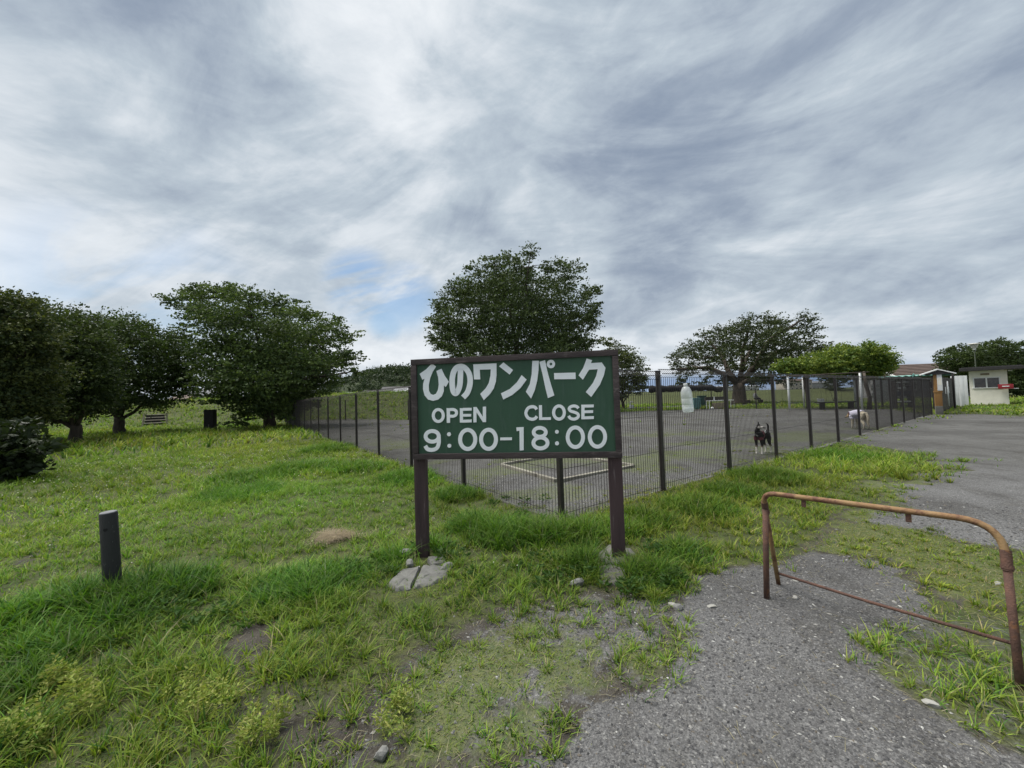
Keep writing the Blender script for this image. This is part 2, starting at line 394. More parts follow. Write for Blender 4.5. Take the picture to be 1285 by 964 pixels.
# ground: one material for all of the terrain, driven by what grows or lies where
def ground_material():
    m, t, p = mat_new('ground_cover')
    a = t.node('ShaderNodeAttribute', attribute_name='Col'); s = t.node('ShaderNodeSeparateColor'); t.l.new(a.outputs['Color'], s.inputs[0])
    geo = t.node('ShaderNodeNewGeometry'); pos = geo.outputs['Position']
    soil = t.mix(t.mapr(t.noise(pos, 7, 6, .65), .35, .65), (.034, .030, .024), (.062, .056, .047))
    soil = t.mix(t.mapr(t.noise(pos, 90, 3, .7), .56, .70), soil, (.105, .10, .09))
    def vor(scale, feature='F1'):
        n = t.node('ShaderNodeTexVoronoi'); t.put(n.inputs['Vector'], pos); n.inputs['Scale'].default_value = scale
        return n
    v1 = vor(95); v2 = vor(210)
    sc1 = t.node('ShaderNodeSeparateColor'); t.l.new(v1.outputs['Color'], sc1.inputs[0])
    sc2 = t.node('ShaderNodeSeparateColor'); t.l.new(v2.outputs['Color'], sc2.inputs[0])
    g = t.ramp(sc2.outputs[0], [(0, (.056, .056, .056)), (.45, (.098, .098, .098)), (.85, (.145, .145, .144)), (1., (.24, .24, .235))])
    gb = t.ramp(sc1.outputs[1], [(0, (.062, .062, .062)), (.5, (.112, .112, .112)), (.93, (.150, .150, .149)), (1., (.30, .30, .29))])
    g = t.mix(.5, g, gb)
    big = t.mapr(t.noise(pos, .55, 5, .6), .34, .66)
    ridx = t.node('ShaderNodeSeparateXYZ'); t.l.new(pos, ridx.inputs[0])
    far = t.mapr(ridx.outputs[1], 4.2, 8.0)                       # the run's older, dirtier gravel lies farther out
    g = t.mix(far, g, t.mix(1.0, g, (.80, .795, .765), 'MULTIPLY'))
    mpx = t.node('ShaderNodeMapping'); t.put(mpx.inputs[0], pos); mpx.inputs['Scale'].default_value = (1.1, .5, 1); mpx.inputs['Rotation'].default_value = (0, 0, -.5)
    g = t.mix(t.mapr(t.noise(mpx.outputs[0], 1.6, 6, .62, .8), .50, .68), g, t.mix(1.0, g, (.70, .69, .67), 'MULTIPLY'))
    g = t.mix(big, t.mix(1.0, g, (.78, .77, .76), 'MULTIPLY'), t.mix(1.0, g, (1.16, 1.16, 1.16), 'MULTIPLY'))
    g = t.mix(t.mapr(t.noise(pos, 2.6, 5, .65), .52, .70), g, t.mix(1.0, g, (.80, .79, .76), 'MULTIPLY'))
    edge = t.noise(pos, 9, 5, .7)
    gf = t.mapr(t.math('ADD', s.outputs[1], t.math('MULTIPLY', t.math('SUBTRACT', edge, .5), .9)), .38, .62)
    c = t.mix(gf, soil, g)
    grass = t.mix(t.mapr(t.noise(pos, 3.3, 6, .65), .35, .65), (.046, .062, .020), (.084, .096, .030))
    grass = t.mix(t.mapr(t.noise(pos, 60, 3, .7), .42, .66), grass, (.040, .044, .022))
    tf = t.mapr(t.math('ADD', s.outputs[0], t.math('MULTIPLY', t.math('SUBTRACT', t.noise(pos, 16, 5, .7), .5), .9)), .40, .75)
    c = t.mix(tf, c, grass)
    moss = t.mix(t.mapr(t.noise(pos, 22, 5, .7), .35, .65), (.068, .094, .030), (.118, .132, .052))
    mf = t.mapr(t.math('ADD', s.outputs[2], t.math('MULTIPLY', t.math('SUBTRACT', t.noise(pos, 17, 7, .78), .5), 1.5)), .42, .95)
    c = t.mix(t.math('MULTIPLY', mf, .8), c, moss)
    t.put(p.inputs['Base Color'], c); p.inputs['Roughness'].default_value = .92; p.inputs['Specular IOR Level'].default_value = .2
    h = t.math('ADD', t.math('MULTIPLY', v1.outputs['Distance'], .8), t.math('ADD', t.math('MULTIPLY', v2.outputs['Distance'], .35), t.math('MULTIPLY', t.noise(pos, 14, 5, .6), 1.1)))
    b = t.node('ShaderNodeBump'); b.inputs['Strength'].default_value = .7; b.inputs['Distance'].default_value = .012
    t.put(b.inputs['Height'], h); t.put(p.inputs['Normal'], b.outputs[0])
    return m
M_GROUND = ground_material()

# ------------------------------------------------------------------ layout of the ground
FC = at_height(705, 655, 0)                       # fence corner
DR = at_height(1173, 519.5, 0) - FC; LEN_R = DR.length; DR.normalize()   # right run
DL = at_height(357, 531.5, 0) - FC; LEN_L = DL.length; DL.normalize()    # left run
NR, NL = 12, 14
SPAN_R, SPAN_L = LEN_R / 12.4, LEN_L / NL
END_R = FC + DR * (NR * SPAN_R); END_L = FC + DL * (NL * SPAN_L)
BACK = [END_L, Vector((-7.5, 27.6, 0)), Vector((4, 29.5, 0)), Vector((15, 29.0, 0)), Vector((19.5, 25.5, 0)), Vector((21.0, 21.5, 0)), END_R]
YARD = [(FC.x, FC.y), *[(b.x, b.y) for b in BACK[::-1]]]
W_ = lambda L: [tuple(at_height(px, py, 0.0)[:2]) for px, py in L]
PATH_NEAR = W_([(655, 985), (700, 952), (745, 905), (800, 866), (852, 832), (848, 790), (868, 742), (905, 714), (960, 706), (1000, 692), (1065, 690), (1118, 722), (1160, 765),
                (1120, 800), (1090, 850), (1150, 890), (1230, 930), (1330, 985)]) + [(3.2, .4), (3.0, -3.), (-2.0, -3.), (-.4, .6)]
PATH_FAR = W_([(1012, 562), (1060, 553), (1100, 560), (1150, 566), (1198, 576), (1182, 600), (1135, 620), (1100, 640), (1085, 652), (1130, 668), (1210, 674), (1330, 690)]) + \
           [(14, 3.5), (40, 7.5), (40, 13.5)] + W_([(1284, 523), (1205, 519)]) + [(END_R.x + .3, END_R.y - .1)]
BACKPATH = [(10, 33.0), (15, 33.5), (32, 32), (33, 37), (15, 39), (10, 37.5)]
DIRT = [(W_([(248, 828), (300, 786), (345, 772), (352, 800), (330, 835), (285, 842)]), .08, .05),
        (W_([(330, 838), (400, 846), (470, 880), (440, 930), (380, 964), (300, 964), (290, 900)]), .48, .25),
        (W_([(385, 985), (440, 900), (480, 868), (520, 820), (585, 785), (650, 762), (720, 742), (850, 735), (885, 740), (860, 835), (800, 872), (720, 945), (660, 1000)]), .17, .30),
        (W_([(20, 690), (60, 688), (90, 700), (50, 712)]), .25, .05),
        (W_([(1090, 700), (1140, 730), (1180, 770), (1285, 770), (1330, 985), (1230, 930), (1120, 870), (1075, 850), (1110, 800)]), .62, .2),
        (W_([(215, 715), (260, 712), (250, 735)]), .2, .05), (W_([(395, 575), (470, 590), (560, 640), (520, 640)]), .9, .3)]
MOSSY = [W_([(400, 985), (450, 915), (520, 850), (600, 800), (700, 770), (840, 770), (865, 820), (800, 860), (720, 930), (660, 985)]), W_([(560, 985), (600, 900), (650, 872), (700, 885), (690, 940), (640, 985)]), W_([(775, 845), (800, 812), (840, 800), (866, 826), (830, 850), (790, 865)]),
         W_([(490, 880), (540, 820), (620, 800), (640, 850), (560, 880)]), W_([(700, 870), (750, 850), (790, 865), (740, 890)]),
         W_([(1000, 690), (1060, 640), (1180, 575), (1190, 600), (1110, 640), (1100, 655), (1285, 690), (1330, 760), (1180, 760), (1130, 720), (1070, 690)])]
HAY = at_height(412, 674, 0)
CLEAR = [W_([(512, 690), (546, 690), (546, 707), (512, 707)]), W_([(122, 735), (162, 735), (165, 754), (120, 754)]), W_([(486, 731), (505, 714), (545, 708), (562, 712), (550, 726), (528, 736), (497, 738)]), W_([(748, 697), (764, 684), (794, 688), (800, 702), (783, 707), (786, 730), (752, 732)])]

def cover(x, y):
    """grass amount, gravel amount, moss amount at a point."""
    x = np.asarray(x, float); y = np.asarray(y, float)
    jx = (fbm(x, y, 1.7, 3) - .5) * .5 + (fbm(x, y, 7, 5) - .5) * .16; jy = (fbm(x, y, 1.7, 13) - .5) * .5 + (fbm(x, y, 7, 15) - .5) * .16
    k = np.clip(np.hypot(x, y) / 4, .25, 3); X, Y = x + jx * k, y + jy * k
    st = lambda a, b, v: (lambda q: q * q * (3 - 2 * q))(np.clip((v - a) / (b - a), 0, 1))
    yard = poly_sd(x, y, YARD)
    pn = poly_sd(X, Y, PATH_NEAR); pf = poly_sd(X, Y, PATH_FAR); pb = poly_sd(X, Y, BACKPATH)
    wide = np.clip(.05 * np.hypot(x, y), .08, .6)
    gravel = np.maximum.reduce([st(-.02, .10, yard), st(-wide, wide, pn), st(-wide, wide, pf), st(-.3, .3, pb)])
    grass = 1 - gravel
    for poly, keep, soft in DIRT:
        f = st(-soft, soft, poly_sd(X, Y, poly)); grass = grass * (1 - f * (1 - keep))
        if poly is DIRT[2][0]: gravel = np.maximum(gravel, f * .55)
        if poly is DIRT[4][0]: gravel = np.maximum(gravel, f * .8)
    patch = fbm(x, y, .9, 23)
    # thin growth inside the run
    iny = yard > 0.0
    yg = st(.50, .64, patch) * .5 * np.exp(-np.maximum(y - 9, 0) / 6) + st(.35, 0., np.abs(yard - .15)) * .4 * st(12, 5, np.hypot(x, y))
    grass = np.where(iny, yg, grass)
    moss = np.zeros_like(x)
    for i_, poly in enumerate(MOSSY):
        f = st(-.12, .16, poly_sd(X, Y, poly))
        if i_ == 0: f = f * st(.44, .60, fbm(x, y, 2.6, 81) * .6 + fbm(x, y, 11, 83) * .4 + .03)
        moss = np.maximum(moss, f)
    moss = np.where(iny, st(.38, .58, patch * .6 + fbm(x * .45, y, 1.3, 27) * .4) * .72 * np.exp(-np.maximum(y - 12, 0) / 6), moss)
    grass = np.where(moss > .4, np.minimum(grass, .30), grass) * np.ones_like(x)
    return np.clip(grass, 0, 1), np.clip(gravel, 0, 1), np.clip(moss, 0, 1)

def axis(lo, hi, fine0, fine1, step, grow=1.10, cap=400):
    a = list(np.arange(fine0, fine1 + 1e-6, step)); s = step; x = fine1
    while x < hi: s = min(s * grow, cap); x += s; a.append(x)
    s = step; x = fine0; L = []
    while x > lo: s = min(s * grow, cap); x -= s; L.append(x)
    return np.array(L[::-1] + a)

xs = axis(-4000, 4000, -3.4, 4.2, .05, 1.055); ys = axis(-8, 5000, .7, 6.0, .045, 1.045)
GX, GY = np.meshgrid(xs, ys); gx, gy = GX.ravel(), GY.ravel()
GZ = ground_z(gx, gy)
cg, cv, cm = cover(gx, gy)
cols = np.stack([cg, cv, cm], -1)
nx, ny = len(xs), len(ys)
ii, jj = np.meshgrid(np.arange(nx - 1), np.arange(ny - 1)); ii, jj = ii.ravel(), jj.ravel()
quad = np.stack([jj * nx + ii, jj * nx + ii + 1, (jj + 1) * nx + ii + 1, (jj + 1) * nx + ii], -1)
fcx, fcy = gx[quad].mean(1), gy[quad].mean(1)
which = np.zeros(len(quad), int)
which[poly_sd(fcx, fcy, YARD) > 0] = 1
which[(which == 0) & ((poly_sd(fcx, fcy, PATH_NEAR) > 0) | (poly_sd(fcx, fcy, PATH_FAR) > 0))] = 2
which[poly_sd(fcx, fcy, BACKPATH) > 0] = 3
VALL = np.stack([gx, gy, GZ], -1)
for k, nm in enumerate(('ground', 'gravel_yard', 'gravel_path', 'riverside_path')):
    q = quad[which == k]; us, inv = np.unique(q.ravel(), return_inverse=True)
    tag(link(nm, raw_mesh(nm, VALL[us], inv, np.arange(len(q)) * 4, M_GROUND, cols[us], True)), kind='structure')

# ------------------------------------------------------------------ sign
SGN_L, SGN_R = at_ground(528, 700), at_ground(777, 704)
sx_dir = (SGN_R - SGN_L); sx_dir.z = 0; SW = sx_dir.length; sx_dir.normalize()
sang = math.atan2(sx_dir.y, sx_dir.x)
sign = empty('signboard', SGN_L + sx_dir * SW / 2, sang, 'green wooden opening hours signboard on two brown posts standing in the grass', 'sign')
sign.location.z = 0.0
def sign_plane(px, py, off=0.0):
    """pixel -> (a, z) on the board's plane, off metres in front of the posts' axis."""
    n = Vector((sx_dir.y, -sx_dir.x, 0)); d = Vector(ray(px, py)); o = Vector((0, 0, EYE)); c = Vector(sign.location) + n * off
    tt = (c - o).dot(n) / d.dot(n); q = o + d * tt
    return (q - c).dot(sx_dir), q.z
FRONT = .045
cs = [sign_plane(px, py, FRONT) for px, py in ((513.5, 449.5), (776, 440.5), (781, 573), (519.5, 578.5))]
A0 = (cs[0][0] + cs[3][0]) / 2; A1 = (cs[1][0] + cs[2][0]) / 2; Z1 = (cs[0][1] + cs[1][1]) / 2; Z0 = (cs[2][1] + cs[3][1]) / 2
FWID = .047
zc, hc = (Z0 + Z1) / 2, Z1 - Z0
b = MB(); b.box(((A0 + A1) / 2, -.012, zc), (A1 - A0 - .03, .018, hc - .03)); board = b.build('board', M_SIGNGREEN, sign)
for nm, c, d in (('frame_rail', ((A0 + A1) / 2, -.022, Z1 - FWID / 2), (A1 - A0, .046, FWID)), ('frame_rail', ((A0 + A1) / 2, -.022, Z0 + FWID / 2), (A1 - A0, .046, FWID)),
                 ('frame_stile', (A0 + FWID / 2, -.022, zc), (FWID, .044, hc - 2 * FWID - .004)), ('frame_stile', (A1 - FWID / 2, -.022, zc), (FWID, .044, hc - 2 * FWID - .004))):
    b = MB(); b.box(c, d, bev=.004); b.build(nm, M_FRAME, sign, 'auto')
b = MB(); b.box((A0 - .006, .022, zc), (.035, .04, hc * .86), bev=.003); b.build('back_batten', M_FRAME, sign, 'auto')
for px in (527.5, 774):
    a = sign_plane(px, 630, 0)[0]
    b = MB(); b.box((a, .030, .57), (.105, .055, 1.58), bev=.006); b.build('post', M_POSTW, sign, 'auto')

# lettering: cut sheet characters, a few millimetres proud of the board
def zpx(X, Y): return (510 + X / 6.427, 440 + Y / 6.427)
def cr_spline(P, n=7, closed=False):
    out = []; N = len(P); rngk = range(N if closed else N - 1)
    g = (lambda i: P[i % N]) if closed else (lambda i: P[max(0, min(N - 1, i))])
    for i in rngk:
        p0, p1, p2, p3 = map(np.array, (g(i - 1), g(i), g(i + 1), g(i + 2)))
        for k in range(n):
            tt = k / n
            out.append(.5 * ((2 * p1) + (-p0 + p2) * tt + (2 * p0 - 5 * p1 + 4 * p2 - p3) * tt ** 2 + (-p0 + 3 * p1 - 3 * p2 + p3) * tt ** 3))
    if not closed: out.append(np.array(P[-1], float))
    return out
TOP_ = -.0215; LH = .004
def P3(X, Y, h):
    a, z = sign_plane(*zpx(X, Y), .0215); return (a, -.0215 - h, z)
class Glyph:
    def __init__(s): s.b = MB(); s.h = LH
    def poly(s, pts): s.h += .0003; s.b.prism(pts, 0, s.h, lambda X, Y, h: P3(X, Y, h)); return s
    def stroke(s, pts, wd, closed=False, spline=True, n=7):
        P = cr_spline(pts, n, closed) if spline else [np.array(q, float) for q in pts]
        N = len(P); L = []; R = []
        wl = wd if hasattr(wd, '__len__') else None
        for i in range(N):
            tn = P[(i + 1) % N] - P[i - 1] if closed else P[min(N - 1, i + 1)] - P[max(0, i - 1)]
            tn = tn / (np.linalg.norm(tn) + 1e-9); nn = np.array([-tn[1], tn[0]])
            ww = (np.interp(i / (N - 1), np.linspace(0, 1, len(wl)), wl) if wl else wd) / 2
            L.append(P[i] + nn * ww); R.append(P[i] - nn * ww)
        vs = []
        s.h += .0003
        for h in (0, s.h): vs += [P3(*q, h) for q in L] + [P3(*q, h) for q in R]
        fs = []
        for i in range(N if closed else N - 1):
            j = (i + 1) % N
            fs += [(2 * N + i, 2 * N + j, 3 * N + j, 3 * N + i), (i, j, 2 * N + j, 2 * N + i), (N + i, 3 * N + i, 3 * N + j, N + j)]
        if not closed: fs += [(0, 2 * N, 3 * N, N), (N - 1, 2 * N - 1, 4 * N - 1, 3 * N - 1)]
        s.b.add(vs, fs); return s
    def ring(s, c, rx, ry, wd):
        return s.stroke([(c[0] + rx * math.cos(k * math.pi / 8), c[1] + ry * math.sin(k * math.pi / 8)) for k in range(16)], wd, True, n=3)
    def dot(s, c, r): return s.poly([(c[0] + r * math.cos(k * math.pi / 8), c[1] + r * math.sin(k * math.pi / 8)) for k in range(16)])
    def put(s, name): s.b.build(name, M_LETTER, board)
OB = 835.5
sh = lambda L: [(x + OB, y) for x, y in L]
G_ = Glyph
G_().poly([(108, 188), (160, 152), (208, 103), (240, 130), (212, 172), (192, 225), (181, 280), (183, 325), (197, 350), (217, 358), (240, 348), (255, 318), (262, 275), (257, 215), (243, 165), (284, 147),
           (308, 200), (343, 253), (318, 295), (303, 280), (302, 330), (287, 368), (256, 396), (216, 406), (176, 395), (148, 362), (135, 312), (136, 268), (148, 225), (130, 236)]).put('letter')
G_().stroke([(437, 148), (436, 215), (430, 285), (412, 332), (394, 346), (377, 322), (370, 270), (372, 215), (384, 168), (410, 136), (445, 128), (480, 147), (507, 190), (515, 245), (507, 300), (488, 345), (458, 378)], 44).put('letter')
G_().poly([(540, 112), (727, 103), (727, 200), (722, 250), (705, 305), (675, 350), (625, 400), (596, 350), (640, 305), (665, 262), (678, 205), (681, 152), (592, 155), (597, 233), (546, 233)]).put('letter')
G_().poly([(783, 95), (860, 157), (833, 194), (748, 128)]).poly([(763, 345), (835, 310), (890, 258), (930, 198), (970, 235), (920, 303), (855, 358), (782, 395)]).put('letter')
G_().poly(sh([(180, 83), (233, 83), (230, 160), (220, 240), (200, 320), (170, 388), (128, 332), (160, 270), (175, 190)])).poly(sh([(237, 92), (283, 78), (300, 160), (325, 255), (358, 362), (306, 384), (285, 300), (262, 190)])).ring((330 + OB, 109), 22.5, 22.5, 23).put('letter')
G_().poly(sh([(355, 182), (528, 178), (530, 230), (357, 232)])).put('letter')
G_().poly(sh([(618, 65), (662, 78), (653, 102), (740, 96), (770, 140), (757, 200), (725, 275), (655, 375), (611, 335), (668, 262), (695, 205), (707, 151), (637, 155), (588, 236), (552, 200), (590, 140)])).put('letter')
# OPEN
G_().ring((258, 524), 40, 48, 24).put('letter')
G_().poly([(325, 465), (352, 465), (353, 583), (327, 583)]).stroke([(352, 476), (380, 476), (400, 486), (405, 502), (399, 519), (380, 529), (352, 529)], 24).put('letter')
G_().poly([(432, 465), (457, 465), (457, 581), (432, 581)]).poly([(457, 463), (527, 462), (527, 484), (457, 486)]).poly([(457, 512), (523, 511), (523, 532), (457, 533)]).poly([(457, 558), (527, 556), (527, 579), (457, 581)]).put('letter')
G_().poly([(541, 456), (566, 455), (566, 579), (541, 579)]).poly([(617, 453), (643, 452), (643, 577), (617, 577)]).poly([(566, 455), (617, 535), (617, 577), (566, 497)]).put('letter')
# CLOSE
G_().stroke(sh([(215, 475), (202, 458), (178, 453), (148, 463), (131, 490), (130, 515), (145, 542), (175, 554), (202, 548), (217, 530)]), 25).put('letter')
G_().poly(sh([(233, 441), (258, 440), (260, 560), (235, 560)])).poly(sh([(259, 539), (330, 537), (330, 559), (260, 560)])).put('letter')
G_().ring((395 + OB, 500), 43, 53, 25).put('letter')
G_().stroke(sh([(552, 466), (538, 452), (513, 447), (487, 455), (477, 470), (488, 487), (515, 496), (543, 508), (552, 526), (541, 544), (515, 553), (487, 546), (473, 527)]), 24).put('letter')
G_().poly(sh([(575, 437), (601, 437), (601, 554), (575, 554)])).poly(sh([(601, 437), (675, 435), (675, 458), (601, 460)])).poly(sh([(601, 483), (670, 481), (670, 503), (601, 505)])).poly(sh([(601, 531), (676, 529), (676, 552), (601, 554)])).put('letter')
# 9:00-18:00
G_().ring((209, 692), 53, 43, 31).stroke([(262, 700), (262, 745), (247, 785), (210, 801), (172, 795), (153, 768)], 31).put('digit')
G_().dot((344, 675), 16).put('colon_dot'); G_().dot((347, 768), 16).put('colon_dot')
G_().ring((495, 717), 61, 77, 32).put('digit')
G_().ring((663, 716), 60, 77, 32).put('digit')
G_().poly([(757, 702), (852, 700), (852, 722), (757, 724)]).put('dash')
G_().poly([(887, 620), (946, 617), (946, 803), (914, 806), (912, 646), (890, 650)]).put('digit')
G_().ring((240 + OB, 659), 49, 36, 30).ring((246 + OB, 745), 57, 44, 31).put('digit')
G_().dot((378 + OB, 655), 15.5).put('colon_dot'); G_().dot((379 + OB, 748), 16.5).put('colon_dot')
G_().ring((527 + OB, 699), 62, 79, 31).put('digit')
G_().ring((705 + OB, 696), 62, 79, 31).put('digit')

# ------------------------------------------------------------------ slabs and stones at the sign's feet
def rock_mesh(name, size, seed, mat, flat=1.0, cuts=3):
    r = random.Random(seed); bm = bmesh.new(); bmesh.ops.create_icosphere(bm, subdivisions=cuts, radius=1)
    planes = [(Vector((r.gauss(0, 1), r.gauss(0, 1), r.gauss(0, 1) * .8)).normalized(), r.uniform(.55, .9)) for _ in range(9)]
    for vv in bm.verts:
        for nrm, dd in planes:
            e = vv.co.dot(nrm) - dd
            if e > 0: vv.co -= nrm * e
        vv.co += Vector((r.gauss(0, .012), r.gauss(0, .012), r.gauss(0, .012)))
        vv.co = Vector((vv.co.x * size[0], vv.co.y * size[1], vv.co.z * size[2]))
    me = bpy.data.meshes.new(name); bm.to_mesh(me); bm.free(); me.materials.append(mat); return me
def slab(name, outline_px, h, mat, label, cat='slab', top_jit=.006, seed=1):
    pts = [at_height(px, py, h) for px, py in outline_px]
    c = sum(pts, Vector()) / len(pts); r = random.Random(seed)
    P = []
    for i in range(len(pts)):
        a, q = pts[i], pts[(i + 1) % len(pts)]
        for k in range(4):
            w_ = a.lerp(q, k / 4) - c; P.append(w_ * (1 + r.uniform(-.05, .05)))
    n = len(P)
    vs = [(q.x * 1.04, q.y * 1.04, -h - .05) for q in P] + [(q.x, q.y, -.014 + r.uniform(-.005, .003)) for q in P] + \
         [(q.x * .90, q.y * .90, r.uniform(-top_jit, top_jit)) for q in P] + [(q.x * .45, q.y * .45, r.uniform(-top_jit, top_jit) + .004) for q in P] + [(0, 0, 0)]
    fs = []
    for k in range(3):
        for i in range(n): fs.append((k * n + i, k * n + (i + 1) % n, (k + 1) * n + (i + 1) % n, (k + 1) * n + i))
    for i in range(n): fs.append((3 * n + i, 3 * n + (i + 1) % n, 4 * n))
    b = MB(); b.add(vs, fs)
    o = b.build(name, mat, None, 'auto', loc=c); return tag(o, label, cat)
slab('stone_slab', [(486, 731), (505, 714), (528, 709), (522, 722), (515, 737), (497, 738)], .020, M_STONE, 'left half of the cracked grey slab before the left sign post', seed=3)
slab('stone_slab', [(530, 708), (548, 708), (566, 712), (560, 724), (540, 733), (517, 736), (524, 722)], .018, M_STONE, 'right half of the cracked grey slab before the left sign post', seed=8)
slab('stone_slab', [(536, 699), (556, 696), (560, 706), (540, 708)], .022, M_STONE, 'small grey slab corner just right of the left sign post', seed=4)
slab('concrete_slab', [(750, 694), (764, 683), (792, 688), (803, 701), (783, 706), (760, 704)], .035, M_CONC, 'pale concrete footing around the foot of the right sign post', 'footing', seed=5)
slab('concrete_slab', [(750, 711), (770, 707), (789, 714), (784, 730), (756, 731)], .040, M_CONC, 'pale square slab in front of the right sign post', seed=6)
STONES = [(514, 712, (.055, .035, .05), M_ROCK, 'pointed grey stone leaning by the left sign post'), (508, 697, (.07, .05, .045), M_ROCK, 'rounded grey stone left of the left sign post'),
          (560, 715, (.075, .045, .04), M_ROCK, 'blocky stone on the right end of the wide flat slab'), (725, 735, (.06, .04, .04), M_ROCK, 'lone grey stone between the sign posts on bare soil'),
          (851, 765, (.034, .026, .024), M_ROCK, 'dark stone at the near edge of the gravel beside a pale one'), (845, 760, (.036, .022, .012), M_ROCKP, 'flat pale chip left of the dark stone on gravel'),
          (478, 951, (.030, .030, .028), M_ROCK, 'bluish stone low in the foreground dirt'), (893, 762, (.030, .018, .012), M_ROCKP, 'long pale flat stone at the gravel edge left of the barrier'),
          (1000, 729, (.030, .020, .012), M_ROCKP, 'pale chip lying under the barrier rail'), (1168, 885, (.030, .024, .018), M_ROCKP, 'white pebble in the weeds under the barrier'),
          (1252, 733, (.045, .018, .010), M_ROCKP, 'long pale flake on the grass behind the barrier right leg'), (998, 751, (.022, .018, .012), M_ROCKP, 'small pale stone in front of the barrier left leg'),
          (1015, 594, (.0, 0, 0), None, None)]
for px, py, sz, mt, lb in STONES:
    if mt is None: continue
    q = at_ground(px, py); q.z += sz[2] * .35
    tag(link('stone', rock_mesh('stone', sz, px * 7 + py, mt, cuts=2), None, q, (0, 0, rnd.uniform(0, 6))), lb, 'stone')

# ------------------------------------------------------------------ bollards
q = at_ground(142, 744)
bol = empty('bollard', q, 0, 'leaning dark round bollard with grey top in tall grass at left', 'bollard'); bol.rotation_euler = (math.radians(1.5), math.radians(-2.2), .3)
HB = .57
b = MB(); b.lathe([(.049, -.1), (.049, .1), (.0485, .3), (.048, HB - .010), (.046, HB - .003)], 28); b.build('shaft', M_BOLLARD, bol, 'auto')
b = MB(); b.lathe([(.0455, HB - .004), (.0445, HB + .002), (.042, HB + .004), (.02, HB + .005)], 28); b.build('top_cap', M_BOLTOP, bol, 'auto')
b = MB(); b.lathe([(.011, .0), (.011, .012)], 12, Matrix.Rotation(math.radians(90), 3, 'X'), (.006, -.0400, HB - .11)); b.build('bolt_hole', M_BLACKNET, bol)
q = at_ground(264, 541)
pil = empty('stone_pillar', q, .1, 'black squared marker pillar at the foot of the grass bank between the trees', 'pillar')
b = MB(); b.box((0, 0, .60), (.50, .34, 1.26), bev=.015); b.build('shaft', M_PILLAR, pil, 'auto')
b = MB(); b.box((.02, -.175, .22), (.035, .012, .34)); b.build('face_strip', M_CONC, pil)

# ------------------------------------------------------------------ rusty barrier
TL, TR = at_height(957, 618, .66), at_height(1258, 657, .66)
BL, BR = at_ground(977, 733), at_ground(1281, 866)
bar = empty('pipe_barrier', (BL + BR) / 2, 0, 'low rusty yellow pipe barrier standing on the gravel', 'barrier')
o0 = Vector(bar.location)
def rel(L): return [Vector(p) - o0 for p in L]
def bend(a, c, d, r, n=7):
    """points rounding the corner c between a and d."""
    e1, e2 = (a - c).normalized(), (d - c).normalized(); p0, p1 = c + e1 * r, c + e2 * r
    return [p0.lerp(c, k / n).lerp(c.lerp(p1, k / n), k / n) for k in range(n + 1)]
RP = .0150
ul, ur = (TL - BL), (TR - BR)
pipe = [BL + ul * .80] + bend(BL, TL, TR, .075) + [TL.lerp(TR, k) for k in (.3, .5, .7)] + bend(TL, TR, BR, .14) + [BR + ur * .78]
b = MB(); b.tube(rel(pipe), RP, 14); b.build('top_rail', M_YELLOW, bar, True)
b = MB(); b.tube(rel([BL - ul * .03, BL + ul * .4, BL + ul * .82]), .0135, 12); b.build('leg', M_YELLOW, bar, True)
b = MB(); b.tube(rel([BR - ur * .03, BR + ur * .4, BR + ur * .76]), .0145, 14); b.build('leg', M_RUST, bar, True)
SL = at_ground(962, 751)
b = MB(); b.tube(rel([SL - Vector((0, 0, .02)), SL.lerp(BL + ul * .84, .5), BL + ul * .84]), .0165, 12); b.build('support_leg', M_RUST, bar, True)
for base, uu, f0, f1 in ((BL, ul, .78, .90), (BR, ur, .70, .83)):
    b = MB(); b.tube(rel([base + uu * f0, base + uu * f1]), .0185, 14)
    b.tube(rel([base + uu * (f0 + .012), base + uu * (f0 + .035)]), .0208, 14); b.build('socket', M_RUST, bar, 'auto')
b = MB(); b.tube(rel([BL + ul * .13, (BL + ul * .13).lerp(BR + ur * .26, .5) - Vector((0, 0, .008)), BR + ur * .26]), .0085, 8); b.build('lower_rail', M_RUST, bar, True)
dd = (TR - TL).normalized()
for f in (.22, .68):
    c = TL.lerp(TR, f) - o0 - Vector((0, 0, .034)) + ul.normalized() * 0
    b = MB(); b.box(c, (.022, .006, .042), math.atan2(dd.y, dd.x), .001); b.build('hanging_tab', M_RUST, bar)

# ------------------------------------------------------------------ mesh fences
HF = 1.60
def panel_mesh(name, span, outside, wires=39, h=HF, r=.0034):
    b = MB(); x0, x1 = .03, span - .03; hz = (.09, .55, 1.02, h - .30, h - .10)
    for k in range(wires):
        x = x0 + (x1 - x0) * k / (wires - 1)
        b.tube([(x, 0, .03), (x, 0, h - .10), (x, outside * .055, h - .055), (x, 0, h + .005)], r, 3, False)
    for z in hz: b.tube([(x0 - .02, .004, z), (x1 + .02, .004, z)], .0032, 4)
    b.tube([(x0 - .02, outside * .058, h - .055), (x1 + .02, outside * .058, h - .055)], .0058, 4)
    b.tube([(x0 - .02, 0, h + .006), (x1 + .02, 0, h + .006)], .0058, 4)
    return b.mesh(name, M_FENCE)
def post_mesh(name, h=HF, wd=.05):
    b = MB(); b.box((0, 0, h / 2 - .1), (wd, wd, h + .16), bev=.004)
    b.box((0, 0, h - .018), (wd + .006, wd + .006, .012)); return b.mesh(name, M_FENCE)
PM = post_mesh('post')
